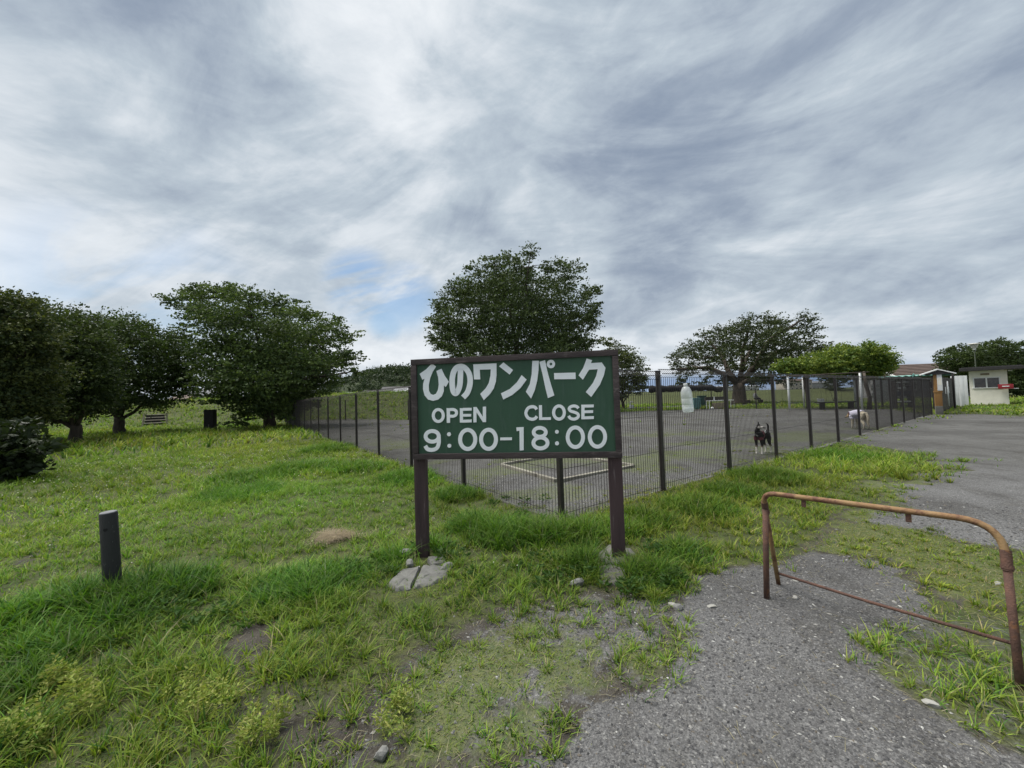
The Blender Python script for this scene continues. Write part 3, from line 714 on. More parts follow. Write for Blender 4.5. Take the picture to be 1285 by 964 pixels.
def run(name, p0, d, n, span, outside, label, skip_first=False, panel=None, pm=None):
    t_ = empty(name, p0, math.atan2(d.y, d.x), label, 'fence'); me = panel or panel_mesh('mesh_panel', span, outside)
    for k in range(n + 1):
        g = gz(p0.x + d.x * span * k, p0.y + d.y * span * k)
        if not (skip_first and k == 0): link('post', pm or PM, t_, (span * k, 0, g))
        if k < n:
            o = link('mesh_panel', me, t_, (span * k, 0, g)); o['kind'] = 'stuff'
    return t_
run('mesh_fence', FC, DR, NR, SPAN_R, -1, 'dark brown mesh fence beside the gravel path running off to the kiosk at right')
run('mesh_fence', FC, DL, NL, SPAN_L, 1, 'dark brown mesh fence running from behind the sign back to the left trees', skip_first=True)
# far perimeter fence: polyline with thin posts
bf = empty('mesh_fence', END_L, 0, 'thin far fence along the back edge of the gravel yard', 'fence')
PMT = post_mesh('post', 1.45, .07)
for a, c in zip(BACK[:-2], BACK[1:-1]):
    L = (c - a).length; n = max(1, round(L / 3.8)); d = (c - a) / L; sp = L / n
    me = panel_mesh('mesh_panel', sp, -1, 16, 1.42, .0035)
    for k in range(n):
        p_ = a + d * sp * k; loc = p_ - END_L; loc.z = gz(p_.x, p_.y)
        o = link('mesh_panel', me, bf, loc, (0, 0, math.atan2(d.y, d.x))); o['kind'] = 'stuff'
        if not (a is BACK[0] and k == 0): link('post', PMT, bf, loc, (0, 0, math.atan2(d.y, d.x)))
# kerb along the foot of the right run
kb = empty('concrete_edging', FC + DR * 6.1, math.atan2(DR.y, DR.x), 'pale concrete edging strip under the right fence beside the grass', 'edging')
for k in range(3):
    b = MB(); b.box((.36 + .73 * k, -.06, -.03 + .006 * (k % 2)), (.715, .09 , .12), rz=.02 * (k - 1), bev=.014); b.build('kerb_block', M_CONC, kb, 'auto')
# square of kerb beams in the yard
C4 = [at_ground(700, 606), at_ground(797, 586), at_ground(709, 572), at_ground(628, 584.5)]
cc = sum(C4, Vector()) / 4
sq = empty('kerb_square', cc, 0, 'square of pale concrete kerb beams set in the yard behind the fence', 'kerb')
for k in range(4):
    a, c = C4[k], C4[(k + 1) % 4]; d = c - a; L = d.length
    b = MB(); b.box((0, 0, 0), (L - .085, .075, .14), bev=.014)
    b.build('kerb_beam', M_KERB, sq, 'auto', loc=(a + c) / 2 - cc + Vector((0, 0, -.018)), rot=(0, 0, math.atan2(d.y, d.x)))

# bottle hung on the fence
tb = 2.33; pb_ = FC + DR * tb + Vector((DR.y, -DR.x, 0)) * .10
bt = empty('plastic_bottle', pb_ + Vector((0, 0, 1.03)), math.atan2(DR.y, DR.x), 'large clear plastic bottle with handle hanging on the mesh fence', 'bottle')
bt.rotation_euler = (0, math.radians(-6), math.atan2(DR.y, DR.x))
b = MB(); b.lathe([(.05, .0), (.068, .006), (.074, .03), (.074, .10), (.071, .105), (.074, .11), (.074, .19), (.071, .195), (.074, .2), (.074, .25), (.066, .30), (.045, .345), (.024, .36), (.024, .375)], 24); b.build('body', M_PLASTIC, bt, 'auto')
b = MB(); b.tube([(.070, 0, .10), (.088, 0, .12), (.092, 0, .18), (.088, 0, .24), (.06, 0, .285)], .012, 8); b.build('handle', M_PLASTIC, bt, True)
b = MB(); b.lathe([(.027, .372), (.027, .394), (.024, .397)], 18); b.build('cap', M_WHITE, bt, 'auto')
b = MB(); b.lathe([(.060, .006), (.0715, .02), (.0715, .06)], 20); b.build('water', M_PLASTIC, bt, 'auto')

# ------------------------------------------------------------------ trees
def leaf_mesh(name, C, N, size, cols, mat=None, elong=1.7, hz=.5):
    """one folded diamond per leaf: C centres, N axis directions."""
    n = len(C); ax = N / (np.linalg.norm(N, axis=1, keepdims=True) + 1e-9)
    r = rng.normal(size=(n, 3)); r[:, 2] *= hz
    side = np.cross(ax, r); side /= (np.linalg.norm(side, axis=1, keepdims=True) + 1e-9)
    s = (size * (.55 + .95 * rng.random(n) ** 1.5))[:, None]
    V = np.empty((n, 4, 3)); up = np.cross(side, ax)
    V[:, 0] = C - ax * s * .5; V[:, 1] = C + side * s * .5 / elong + up * s * .08
    V[:, 2] = C + ax * s * .5; V[:, 3] = C - side * s * .5 / elong + up * s * .08
    return raw_mesh(name, V.reshape(-1, 3), np.arange(n * 4), np.arange(n) * 4, mat or M_LEAF, np.repeat(cols, 4, 0))

def tree(name, base, Y, blobs, label, cat='tree', trunk_r=.2, fork=1.2, leafpx=3.0, dens=1.4, c1=(.035, .06, .02), c2=(.06, .09, .028), seed=1, stems=1,
         group=None, flat=.8, depth=.5, spray=1.0, tint=None, trunk=True, bark=None, lean=(0, 0), limbs_n=6, zs=.36, hz=.45):
    r = np.random.default_rng(seed); rr = random.Random(seed)
    root = empty(name, base, 0, label, cat, group); base = Vector(base)
    k = Y / FOC; xsb = [q[0] for q in blobs]; xm = (min(xsb) + max(xsb)) / 2; xw = (max(xsb) - min(xsb)) / 2 + 1
    L = []
    for (px, py, rad) in blobs:
        e = math.sqrt(max(0.05, 1 - ((px - xm) / xw) ** 2)) * xw * k * depth
        layers = [rr.uniform(-.3, .3) * e] if rad * k < .5 else [rr.uniform(-1, -.35) * e, rr.uniform(.35, 1) * e]
        for j, off in enumerate(layers):
            q = at_depth(px, py, Y) ; q.y += off
            L.append((q, rad * k))
    C, D, K = [], [], []
    for q, rad in L:
        area = (rad / k) ** 2
        dens_ = dens * 3.0
        nsp = max(6, int(area * dens_ * .035)); per = max(8, int(area * dens_ / nsp / (len(L) / len(blobs)) * 1.25))
        for _ in range(nsp):
            u3 = r.normal(size=3); u3 /= np.linalg.norm(u3)
            rr_ = rad * r.uniform(.35, 1.0) ** .5
            cen = np.array(q) + u3 * np.array([1, 1, flat]) * rr_
            outd = u3 * np.array([1, 1, .35]) + np.array([0, 0, .12]); outd /= np.linalg.norm(outd)
            ln = (rad * .34 + .08) * spray; t_ = r.uniform(-.5, .7, per)[:, None]
            pts = cen + outd * t_ * ln + r.normal(size=(per, 3)) * np.array([1, 1, zs]) * (rad * .10 + .05)
            pts[:, 2] -= (t_[:, 0] ** 2) * ln * .15
            C.append(pts); dd_ = outd + r.normal(size=(per, 3)) * .7; dd_[:, 2] -= .25; D.append(dd_)
            K.append(np.full(per, r.uniform(0, 1) ** 1.5))
    C = np.concatenate(C) - np.array(base); D = np.concatenate(D); K = np.concatenate(K)
    mixf = np.clip(K + r.normal(0, .22, len(K)), 0, 1)[:, None]
    cols_ = np.array(c1) * (1 - mixf) + np.array(c2) * mixf
    if tint is not None:
        m_ = r.random(len(K)) < tint[1]; cols_[m_] = np.array(tint[0])
    link('crown', leaf_mesh('crown', C, D, leafpx * k, cols_, hz=hz), root)
    if not trunk: return root
    mb = MB(); mbark = bark or M_BARK
    heads = []
    for sidx in range(stems):
        a = sidx / max(1, stems) * 6.28 + .3; sp = .0 if stems == 1 else trunk_r * .55
        top = Vector((lean[0] + math.cos(a) * sp * 1.7 + rr.uniform(-.1, .1), lean[1] + math.sin(a) * sp * 2, fork * rr.uniform(.9, 1.15)))
        tr_ = trunk_r / (stems ** .4)
        pts = [Vector((math.cos(a) * sp * f2 * .8, math.sin(a) * sp * f2, 0)).lerp(top, f) + (Vector((rr.uniform(-.05, .05), rr.uniform(-.05, .05), 0)) * (1 if 0 < f < 1 else 0)) - Vector((0, 0, .12 if f == 0 else 0))
               for f, f2 in ((0, .6), (.12, .7), (.4, 1), (.7, 1), (1, 1))]
        mb.tube(pts, [tr_ * 1.45, tr_ * 1.1, tr_ * .95, tr_ * .88, tr_ * .8], 10); heads.append((pts[-1], tr_ * .8))
    tk = mb.build('trunk', mbark, root, True)
    lobes = [(Vector(q) - base, rad) for q, rad in L]; rr.shuffle(lobes)
    # main limbs reach for lobes far from each other, the rest branch off the nearest limb
    main = [max(lobes, key=lambda q: q[0].length)]
    while len(main) < min(limbs_n, len(lobes)):
        main.append(max(lobes, key=lambda q: min((q[0] - m_[0]).length for m_ in main)))
    tw = MB(); lines = []
    def wob(P, amp):
        out_ = [P[0]]
        for a_, c_ in zip(P[:-1], P[1:]):
            out_ += [a_.lerp(c_, .5) + Vector((rr.uniform(-1, 1), rr.uniform(-1, 1), rr.uniform(-.7, .9))) * amp * (c_ - a_).length, c_]
        return out_
    for i, (e, rad) in enumerate(main):
        h0, r0 = heads[i % len(heads)]
        mid = h0.lerp(e, .45) + Vector((0, 0, rr.uniform(.05, .16) * (e - h0).length))
        P = wob([h0 - Vector((0, 0, .15)), mid, mid.lerp(e, .55), e], .10); s0 = r0 * rr.uniform(.42, .6)
        Rr = [s0 * f for f in np.linspace(1, .12, len(P))]
        lb = MB(); lb.tube(P, Rr, 7); lb.build('limb', mbark, tk, True)
        lines += [(q, w_) for q, w_ in list(zip(P, Rr))[1:]]
    for e, rad in lobes:
        near = min(lines, key=lambda q: (q[0] - e).length + (2.0 * max(0, q[0].z - e.z)))
        P = wob([near[0], near[0].lerp(e, .5) + Vector((0, 0, .06 * (e - near[0]).length)), e], .12)
        w0 = min(near[1] * .7, .02 + .035 * (e - near[0]).length)
        tw.tube(P, [w0 * f for f in np.linspace(1, .2, len(P))], 5, False); lines += [(q, w0 * .5) for q in P[2:4]]
        for _ in range(4):
            u3 = Vector((rr.gauss(0, 1), rr.gauss(0, 1), rr.gauss(.15, .6))).normalized() * rad * rr.uniform(.6, 1.0)
            st_ = P[-1].lerp(P[2], rr.random()); tw.tube([st_, st_.lerp(e + u3, .5) + Vector((0, 0, .05 * rad)), e + u3], [w0 * .25, w0 * .17, w0 * .08], 3, False)
    if tw.v: tag(tw.build('twigs', mbark, root), kind='stuff')
    return root

DK1, DK2 = (.028, .046, .016), (.082, .115, .030)
def on_ground(px, py): q = at_ground(px, py); return q
bA = Vector((-18.5, 12.5, 0)); bA.z = gz(bA.x, bA.y)
tree('broadleaf_tree', bA, 12.8, [(-20, 392, 30), (8, 382, 20), (30, 390, 18), (45, 402, 13), (-40, 440, 50), (-5, 425, 36), (30, 425, 26), (-10, 480, 44), (22, 468, 30), (-40, 510, 50), (5, 520, 32), (30, 505, 20), (52, 430, 12)],
     'nearest dark leafy tree cut off by the left edge of the photo', trunk_r=.26, fork=1.3, leafpx=3.9, dens=1.35, spray=1.5, zs=.28, hz=.35, c1=DK1, c2=(.098, .115, .030), seed=2)
bB = on_ground(93, 556)
tree('broadleaf_tree', bB, bB.y, [(60, 398, 22), (85, 410, 24), (102, 432, 26), (75, 435, 32), (50, 430, 26), (98, 468, 30), (62, 475, 34), (108, 500, 22), (80, 508, 24), (45, 515, 22), (118, 478, 18), (30, 490, 26), (20, 530, 16)],
     'dense dark tree whose low trunk forks in two, second from the left', trunk_r=.22, fork=.75, leafpx=3.5, dens=1.35, c1=DK1, c2=DK2, seed=3, limbs_n=5, spray=1.5, zs=.28, hz=.35)
bC = on_ground(149, 545)
tree('broadleaf_tree', bC, bC.y, [(128, 425, 22), (155, 415, 22), (180, 420, 24), (203, 432, 24), (222, 452, 20), (118, 455, 26), (152, 455, 32), (188, 462, 30), (216, 478, 18), (130, 492, 24), (165, 498, 24), (198, 492, 22), (110, 485, 20), (228, 470, 12)],
     'dark spreading tree beside the grass bank steps, third from the left', trunk_r=.26, fork=1.0, leafpx=3.3, dens=1.35, limbs_n=5, spray=1.7, zs=.24, hz=.35, c1=DK1, c2=(.080, .125, .032), seed=4, tint=((.09, .12, .03), .05))
bD = on_ground(338, 537)
tree('cherry_tree', bD, bD.y, [(290, 362, 9), (296, 375, 12), (262, 368, 13), (244, 370, 10), (232, 366, 5), (280, 380, 14), (315, 378, 16), (345, 385, 16), (372, 390, 13), (376, 378, 6), (402, 404, 13), (425, 400, 6), (424, 415, 13), (438, 428, 8), (436, 445, 11), (446, 466, 8),
      (248, 385, 14), (275, 400, 22), (315, 408, 28), (355, 412, 26), (390, 425, 22), (228, 410, 8), (310, 435, 26), (340, 445, 34), (380, 450, 28), (412, 458, 20), (302, 465, 18), (318, 480, 28), (355, 482, 28), (392, 476, 18),
      (335, 510, 20), (310, 500, 16), (352, 508, 20), (370, 488, 20), (330, 492, 22), (345, 470, 30), (318, 450, 26), (372, 520, 9), (425, 478, 9), (408, 490, 9), (372, 505, 12), (320, 525, 12), (300, 520, 9), (455, 467, 5)],
     'wide layered cherry tree with ragged top at the end of the left fence', trunk_r=.32, fork=1.3, leafpx=3.2, dens=1.3, c1=(.034, .060, .020), c2=(.115, .165, .042), seed=5, spray=1.9, flat=.6, zs=.2, hz=.3, tint=((.10, .14, .04), .04))
bE = Vector(at_depth(646, 505, 31)); bE.z = gz(bE.x, bE.y)
tree('round_tree', bE, 31, [(638, 335, 11), (618, 341, 11), (664, 334, 9), (652, 345, 12), (690, 346, 12), (600, 352, 11), (582, 366, 14), (570, 378, 12), (712, 352, 15), (735, 368, 11), (748, 366, 6), (746, 390, 8), (738, 408, 11), (733, 430, 12), (556, 388, 11), (548, 405, 9), (553, 428, 13),
      (605, 375, 26), (642, 362, 28), (685, 375, 28), (640, 400, 32), (600, 415, 26), (690, 415, 28), (570, 408, 18), (575, 435, 18), (720, 395, 18), (715, 432, 18), (645, 438, 28), (605, 450, 22), (690, 448, 22), (650, 470, 22), (544, 412, 6), (751, 380, 5)],
     'tall round topped tree rising right behind the green sign', trunk_r=.38, fork=1.9, leafpx=2.7, dens=2.3, zs=.26, c1=(.032, .052, .018), c2=(.085, .120, .034), seed=6, tint=((.10, .14, .06), .05), spray=1.7)
bF = Vector(at_depth(782, 500, 36)); bF.z = gz(bF.x, bF.y)
tree('small_tree', bF, 36, [(758, 428, 7), (770, 438, 10), (785, 446, 12), (797, 460, 13), (775, 455, 14), (755, 455, 14), (803, 475, 9), (790, 478, 15), (768, 478, 16), (782, 492, 11), (802, 488, 8), (745, 470, 14)],
     'low bushy tree showing past the right end of the sign', trunk_r=.16, fork=.7, leafpx=2.2, dens=2.6, c1=(.048, .068, .026), c2=(.12, .145, .050), seed=7)
bG = Vector(at_depth(928, 508, 38)); bG.z = gz(bG.x, bG.y)
tree('spreading_tree', bG, 38, [(868, 440, 10), (855, 448, 8), (846, 458, 6), (885, 430, 11), (902, 418, 11), (922, 412, 12), (945, 408, 11), (965, 414, 12), (985, 406, 8), (988, 418, 12), (1008, 426, 10), (1022, 436, 8), (1030, 434, 4), (893, 448, 12), (915, 436, 16), (940, 432, 17), (968, 436, 16), (995, 442, 11), (1010, 446, 9),
      (862, 466, 7), (878, 458, 9), (872, 480, 7), (852, 482, 5), (930, 456, 13), (955, 458, 13), (978, 456, 12), (910, 462, 8), (945, 476, 12), (962, 480, 9), (925, 476, 8), (895, 470, 6), (842, 464, 4), (985, 468, 7)],
     'old wide spreading tree with thick trunk beyond the yard', trunk_r=.62, fork=2.2, leafpx=2.2, dens=2.9, c1=(.030, .043, .017), c2=(.072, .095, .032), seed=8, spray=1.9, limbs_n=8)
bH = Vector(at_depth(1252, 506, 34)); bH.z = gz(bH.x, bH.y)
tree('clipped_tree', bH, 34, [(1196, 452, 10), (1208, 445, 12), (1225, 438, 11), (1245, 437, 11), (1265, 440, 12), (1282, 448, 12), (1215, 462, 18), (1240, 456, 20), (1265, 462, 20), (1290, 462, 14), (1205, 472, 12), (1230, 480, 18), (1258, 484, 20), (1282, 480, 16), (1300, 480, 18)],
     'broad dome shaped dark tree behind the cream booth', trunk_r=.4, fork=.9, leafpx=2.2, dens=4.2, c1=(.030, .050, .015), c2=(.066, .098, .024), seed=9, spray=.9)
for i, (px, py, Yd, bl, lb) in enumerate(((1052, 498, 52, [(1040, 474, 9), (1055, 472, 10), (1070, 476, 9), (1050, 482, 8)], 'dark far tree seen under the vine canopy'),
                                          (1132, 495, 60, [(1124, 468, 6), (1134, 464, 6), (1142, 472, 7), (1130, 478, 6)], 'small far tree just left of the brown roof'),
                                          (858, 500, 33, [(852, 474, 4), (862, 472, 5), (858, 480, 6), (868, 482, 4), (850, 484, 4)], 'thin sapling above the hanging bottle'),
                                          (1046, 508, 33, [(1040, 489, 5), (1048, 488, 5)], 'small low shrub beside the far path'))):
    q = Vector(at_depth(px, py, Yd)); q.z = gz(q.x, q.y)
    tree('far_tree' if i < 2 else ('sapling' if i == 2 else 'shrub'), q, Yd, bl, lb, 'tree' if i < 3 else 'shrub', trunk_r=.12 if i < 2 else .04, fork=.9 if i < 3 else .2, leafpx=1.9, dens=3 if i != 2 else 1.6, c1=(.03, .045, .02), c2=(.05, .07, .028), seed=20 + i, limbs_n=3)
# shrub at far left: big dark leaves near the lens side of tree A
bS = on_ground(-6, 606)
tree('dark_shrub', bS, bS.y, [(15, 585, 20), (0, 565, 24), (38, 565, 14), (50, 557, 7), (54, 571, 7), (22, 553, 12), (-30, 560, 40), (40, 582, 8), (5, 600, 16), (-30, 590, 34)], 'dark large leaved shrub low at the left edge', 'shrub', trunk_r=.05, fork=.2,
     leafpx=9, dens=.30, c1=(.016, .026, .010), c2=(.026, .040, .014), seed=12, limbs_n=4, spray=1.3)

# ------------------------------------------------------------------ vine pergola
pg = empty('vine_pergola', at_ground(1040, 514), 0, 'white pole pergola smothered in bright green vine', 'pergola')
po = Vector(pg.location)
tops = []
for px, py in ((991, 515), (1009.5, 512), (1082, 514.5), (1074, 511.5)):
    q = at_ground(px, py); tops.append(Vector((q.x, q.y, 2.12)))
    b = MB(); b.tube([q - po - Vector((0, 0, .05)), Vector((q.x, q.y, 2.10)) - po], .055, 10); b.build('pole', M_WHITEPOLE, pg, True)
for a, c in ((0, 2), (1, 3), (0, 1), (2, 3)):
    b = MB(); e = (tops[c] - tops[a]) * .12; b.tube([tops[a] - e - po, tops[c] + e - po], .028, 8); b.build('beam', M_BARK, pg, True)
vt = tree('vine', po, 24.5, [(975, 463, 6), (984, 466, 6), (983, 459, 8), (994, 465, 7), (992, 457, 8), (1006, 466, 7), (1022, 467, 7), (1050, 469, 7), (1084, 469, 7), (1106, 468, 6), (1005, 460, 9), (1020, 455, 11), (1036, 450, 12), (1054, 446, 13), (1072, 442, 11), (1088, 446, 12), (1100, 454, 11), (1110, 462, 8), (1028, 463, 10), (1048, 460, 12), (1070, 458, 13), (1090, 462, 11), (1062, 466, 8), (1010, 467, 6), (1036, 470, 5), (1098, 468, 7)],
          None, None, leafpx=2.7, dens=4.0, c1=(.060, .110, .018), c2=(.20, .25, .036), seed=31, trunk=False, depth=.35, spray=1.9)
for ch in list(vt.children):
    ch.name = 'vine_foliage'; ch.parent = pg
bpy.data.objects.remove(vt)
for px, py in ((1014, 513), (1091, 514)):
    q = at_ground(px, py) - po
    b = MB(); b.tube([q, q + Vector((.15, .1, .7)), q + Vector((-.1, 0, 1.4)), q + Vector((.1, .3, 2.15))], [.12, .09, .09, .06], 8); b.build('vine_stem', M_BARK, pg, True)

# ------------------------------------------------------------------ steps on the bank
s0 = at_ground(194, 537)
stp = empty('bank_steps', s0, .72, 'grey timber steps climbing the grass bank between the left trees', 'steps')
for k in range(5):
    yy = .42 * k; zz_ = .20 * k
    b = MB(); b.box((0, yy + .15, zz_ + .14), (1.30 - .04 * k, .38, .05), bev=.008); b.build('tread', M_TIMBERSTEP, stp, 'auto')
    b = MB(); b.box((0, yy + .02, zz_ + .0), (1.2 - .04 * k, .05, .22)); b.build('riser', M_PILLAR, stp)
    for sgn in (-1, 1):
        b = MB(); b.tube([(sgn * .64, yy, zz_ - .3), (sgn * .64, yy, zz_ + .22)], .05, 8); b.build('stake', M_TIMBERSTEP, stp, 'auto')

# ------------------------------------------------------------------ booth, board, gate, notice post, canopy, house at right
q0, q1 = at_ground(1219, 507.5), at_ground(1267, 507.5)
bdir = Vector((.625, -.78, 0)).normalized()
bw = next(w_ for w_ in np.arange(.8, 4, .02) if project(*(q1 - bdir * w_))[0] < 1219); q0 = q1 - bdir * bw; ba = math.atan2(bdir.y, bdir.x)
booth = empty('ticket_booth', (q0 + q1) / 2, ba, 'small cream booth with sliding window and flat dark roof', 'booth')
bh = 2.05; bd = 1.9
b = MB()
wx0, wx1, wz0, wz1 = -bw * .38, bw * .30, 1.00, 1.62
b.box((0, .04, wz0 / 2 - .05), (bw, .08, wz0 + .1)); b.box((0, .04, (wz1 + bh) / 2), (bw, .08, bh - wz1))
b.box(((-bw / 2 + wx0) / 2, .04, (wz0 + wz1) / 2), (wx0 + bw / 2, .08, wz1 - wz0)); b.box(((bw / 2 + wx1) / 2, .04, (wz0 + wz1) / 2), (bw / 2 - wx1, .08, wz1 - wz0))
b.build('front_wall', M_BOOTH, booth)
b = MB(); b.box((-bw / 2 + .04, bd / 2 + .04, bh / 2 - .05), (.08, bd, bh + .1)); b.build('side_wall', M_BOOTH, booth)
b = MB(); b.box((bw / 2 - .04, bd / 2 + .04, bh / 2 - .05), (.08, bd, bh + .1)); b.build('side_wall', M_BOOTH, booth)
b = MB(); b.box((0, bd, bh / 2 - .05), (bw - .17, .08, bh + .1)); b.build('back_wall', M_BOOTH, booth)
b = MB(); b.box((.12, bd / 2 - .1, bh + .10), (bw + .95, bd + .9, .20), bev=.02); b.box((.12, bd / 2 - .1, bh + .215), (bw + .8, bd + .75, .04)); b.build('roof', M_DARKROOF, booth)
wf = MB()
for c, d in ((((wx0 + wx1) / 2, -.01, wz1), (wx1 - wx0 + .1, .05, .05)), (((wx0 + wx1) / 2, -.02, wz0), (wx1 - wx0 + .14, .09, .05)), ((wx0, -.01, (wz0 + wz1) / 2), (.05, .05, wz1 - wz0 - .05)), ((wx1, -.01, (wz0 + wz1) / 2), (.05, .05, wz1 - wz0 - .05)), (((wx0 + wx1) / 2, -.012, (wz0 + wz1) / 2), (.06, .05, wz1 - wz0 - .05))):
    wf.box(c, d)
wfo = wf.build('window', M_WHITE, booth)
for sgn in (-1, 1):
    b = MB(); b.box(((wx0 + wx1) / 2 + sgn * (wx1 - wx0) / 4, .02, (wz0 + wz1) / 2), ((wx1 - wx0) / 2 - .06, .012, wz1 - wz0 - .05)); b.build('pane', M_GLASS_DK, wfo)
b = MB(); b.box((-.1, -.012, 1.83), (.34, .02, .12)); b.build('name_plate', M_PLANKTAN, booth)
b = MB(); b.box((bw / 2 + .19, .1, .93), (.36, .5, .04)); b.build('side_shelf', M_WHITE, booth)
b = MB(); b.box((bw / 2 + .12, .3, 1.99), (.16, .1, .06), bev=.01); b.build('wall_lamp', M_WHITE, booth)
c = at_depth(1262, 485, q1.y - .14)
rb = empty('red_box', c - Vector((0, 0, .14)), ba, 'red metal box mounted at the corner of the cream booth', 'box')
b = MB(); b.box((0, 0, .14), (.56, .22, .27), bev=.03); b.build('body', M_RED, rb, 'auto')
b = MB(); b.box((0, -.114, .15), (.26, .012, .05)); b.build('slot_plate', M_WHITE, rb)

q = (at_ground(1199, 511) + at_ground(1212, 509)) / 2
pb = empty('corrugated_screen', q, -.62, 'tall white corrugated panel standing left of the cream booth', 'screen')
for k in range(4):
    b = MB(); b.box((-.24 + .16 * k, .012 * (k % 2), .90), (.157, .045, 1.72), bev=.006); b.build('strip', M_WHITE, pb, 'auto')
for xx in (-.22, -.02):
    b = MB(); b.box((xx, -.13, .45), (.055, .04, 1.0)); b.build('brace', M_WHITE, pb)

# entrance gate of dark vertical bars
g0, g1 = END_R + Vector((.55, .15, 0)), Vector(q) + Vector((-.75, -.3, 0))
gd = (g1 - g0); gd.z = 0; gl = gd.length; gd.normalize()
gate = empty('entrance_gate', g0, math.atan2(gd.y, gd.x), 'dark barred entrance gate between the notice post and the white panel', 'gate')
n = int(gl / .11)
for k in range(n + 1):
    b = MB(); b.box((gl * k / n, 0, .82), (.055, .025, 1.62)); b.build('bar', M_FENCE, gate)
for z in (.10, .80, 1.58):
    b = MB(); b.box((gl / 2, .03, z), (gl, .03, .06)); b.build('rail', M_FENCE, gate)
for f in (.36, .60):
    b = MB(); b.box((gl * f, -.03, 1.0), (.22, .012, .33)); b.build('notice', M_WHITE, gate)
b = MB(); b.tube([(gl * .48, -.05, .2), (gl * .48, -.05, 1.45)], .025, 8); b.build('handle', M_WHITEPOLE, gate, True)

# notice post with a little gabled roof
nb = empty('notice_post', at_ground(1179, 520), -.70, 'amber timber notice post with small gabled roof at the end of the fence', 'notice board')
nb_y = nb.location.y
kk = nb_y / FOC
b = MB(); b.box((0, 0, .15), (.22, .20, .42), bev=.02); b.build('base', M_CONC, nb, 'auto')
b = MB(); b.box((0, 0, 1.04), (.22, .16, 1.38), bev=.008); b.build('post', M_WOODPOST, nb, 'auto')
b = MB(); b.box((.0, 0, .98), (.25, .19, .07), bev=.006); b.build('ledge', M_WOODPOST, nb, 'auto')
b = MB(); b.box((.06, -.096, 1.38), (.15, .03, .70), bev=.004); bpn = b.build('notice_panel', M_WHITE, nb, 'auto')
b = MB(); b.box((.06, -.114, 1.42), (.11, .006, .30)); b.build('paper', M_BOOTH, bpn)
for sgn in (-1, 1):
    b = MB(); b.prism([(0, 1.98), (sgn * .52, 1.77), (sgn * .52, 1.725), (0, 1.935)], -.22, .22, lambda a, z, h: (a + .02, h, z)); b.build('roof_slope', M_WHITE, nb)
b = MB(); b.prism([(-.45, 1.735), (.45, 1.735), (0, 1.915)], -.17, .17, lambda a, z, h: (a + .02, h, z)); b.build('gable', M_DARKROOF, nb)

# canopy of teal corrugated sheet
c0, c1_ = at_depth(1102, 473.5, 22.5), at_depth(1171, 469.5, 20.0)
can = empty('canopy', Vector((c0.x, c0.y, 0)), math.atan2(c1_.y - c0.y, c1_.x - c0.x), 'teal corrugated canopy on thin posts inside the entrance', 'canopy')
cl = (Vector((c1_.x, c1_.y, 0)) - Vector((c0.x, c0.y, 0))).length
b = MB(); N = 64; vs = []
for i in range(N + 1):
    for (yy, zo) in ((0, 0), (1.2, -.02)):
        z = c0.z + (c1_.z - c0.z) * i / N + (.028 * math.sin(i * math.pi * 2 / 8)) + zo; vs += [(cl * i / N, yy, z), (cl * i / N, yy, z - .05)]
fs = []
for i in range(N):
    a = 4 * i; e = a + 4
    fs += [(a, e, e + 2, a + 2), (a + 1, a + 3, e + 3, e + 1), (a, a + 1, e + 1, e), (a + 2, e + 2, e + 3, a + 3)]
b.add(vs, fs); b.build('sheet', M_TEAL, can, True)
for xx in (.05, cl * .62, cl - .1):
    for yy in (.1, 1.5):
        b = MB(); b.box((xx, yy, .95), (.07, .07, 1.85)); b.build('post', M_FENCE, can)
b = MB(); b.box((cl * .66, -.03, 1.72), (.05, .03, .45), M=Matrix.Rotation(.25, 3, 'Y')); b.build('brace', M_TEAL, can)

# shelf of odds and ends in the entrance
sh_ = empty('wall_shelf', at_ground(1133, 513), .1, 'open rack with white notices and a blue crate inside the entrance', 'rack')
for z in (.35, .75, 1.1, 1.42):
    b = MB(); b.box((0, 0, z), (1.1, .35, .05)); b.build('shelf', M_FENCE, sh_)
for xx in (-.55, .55):
    b = MB(); b.box((xx, 0, .8), (.06, .36, 1.6)); b.build('upright', M_FENCE, sh_)
for xx, z, w_, h_, mt in ((-.1, .42, .8, .09, M_WHITE), (-.05, .88, .9, .20, surf('navy_plastic', (.02, .022, .06), None, 5, .5)), (-.2, 1.17, .5, .09, M_WHITE), (-.1, 1.48, .8, .06, M_WHITE), (.1, 1.30, .7, .05, M_GREYWALL)):
    b = MB(); b.box((xx, -.19, z), (w_, .02, h_)); b.build('notice', mt, sh_)

# house with brown roof
hq = Vector(at_depth(1176, 500, 40)); hq.z = gz(hq.x, hq.y)
house = empty('park_building', hq, -.12, 'low park building with long brown tiled roof behind the entrance', 'building')
def tiled(parent, x0, x1, y0, z0, y1, z1, rows, mat, name='tile_row'):
    for k in range(rows):
        f0, f1 = k / rows, (k + 1) / rows
        b = MB(); ya, za, yb, zb = y0 + (y1 - y0) * f0, z0 + (z1 - z0) * f0, y0 + (y1 - y0) * f1, z0 + (z1 - z0) * f1
        b.add([(x0, ya, za + .06), (x1, ya, za + .06), (x1, yb, zb), (x0, yb, zb), (x0, ya, za - .02), (x1, ya, za - .02)], [(0, 1, 2, 3), (0, 4, 5, 1), (4, 3, 2, 5), (0, 3, 4), (1, 5, 2)])
        b.build(name, mat, parent)
b = MB(); b.box((0, 3, 1.0), (7.0, 5.4, 2.6)); b.build('wall', M_GREYWALL, house)
rf = MB(); rf.prism([(-.2, 2.25), (6.2, 2.25), (3, 3.62)], -3.9, 3.9, lambda a, z, h: (h, a, z)); rfo = rf.build('roof', M_ROOFBROWN, house)
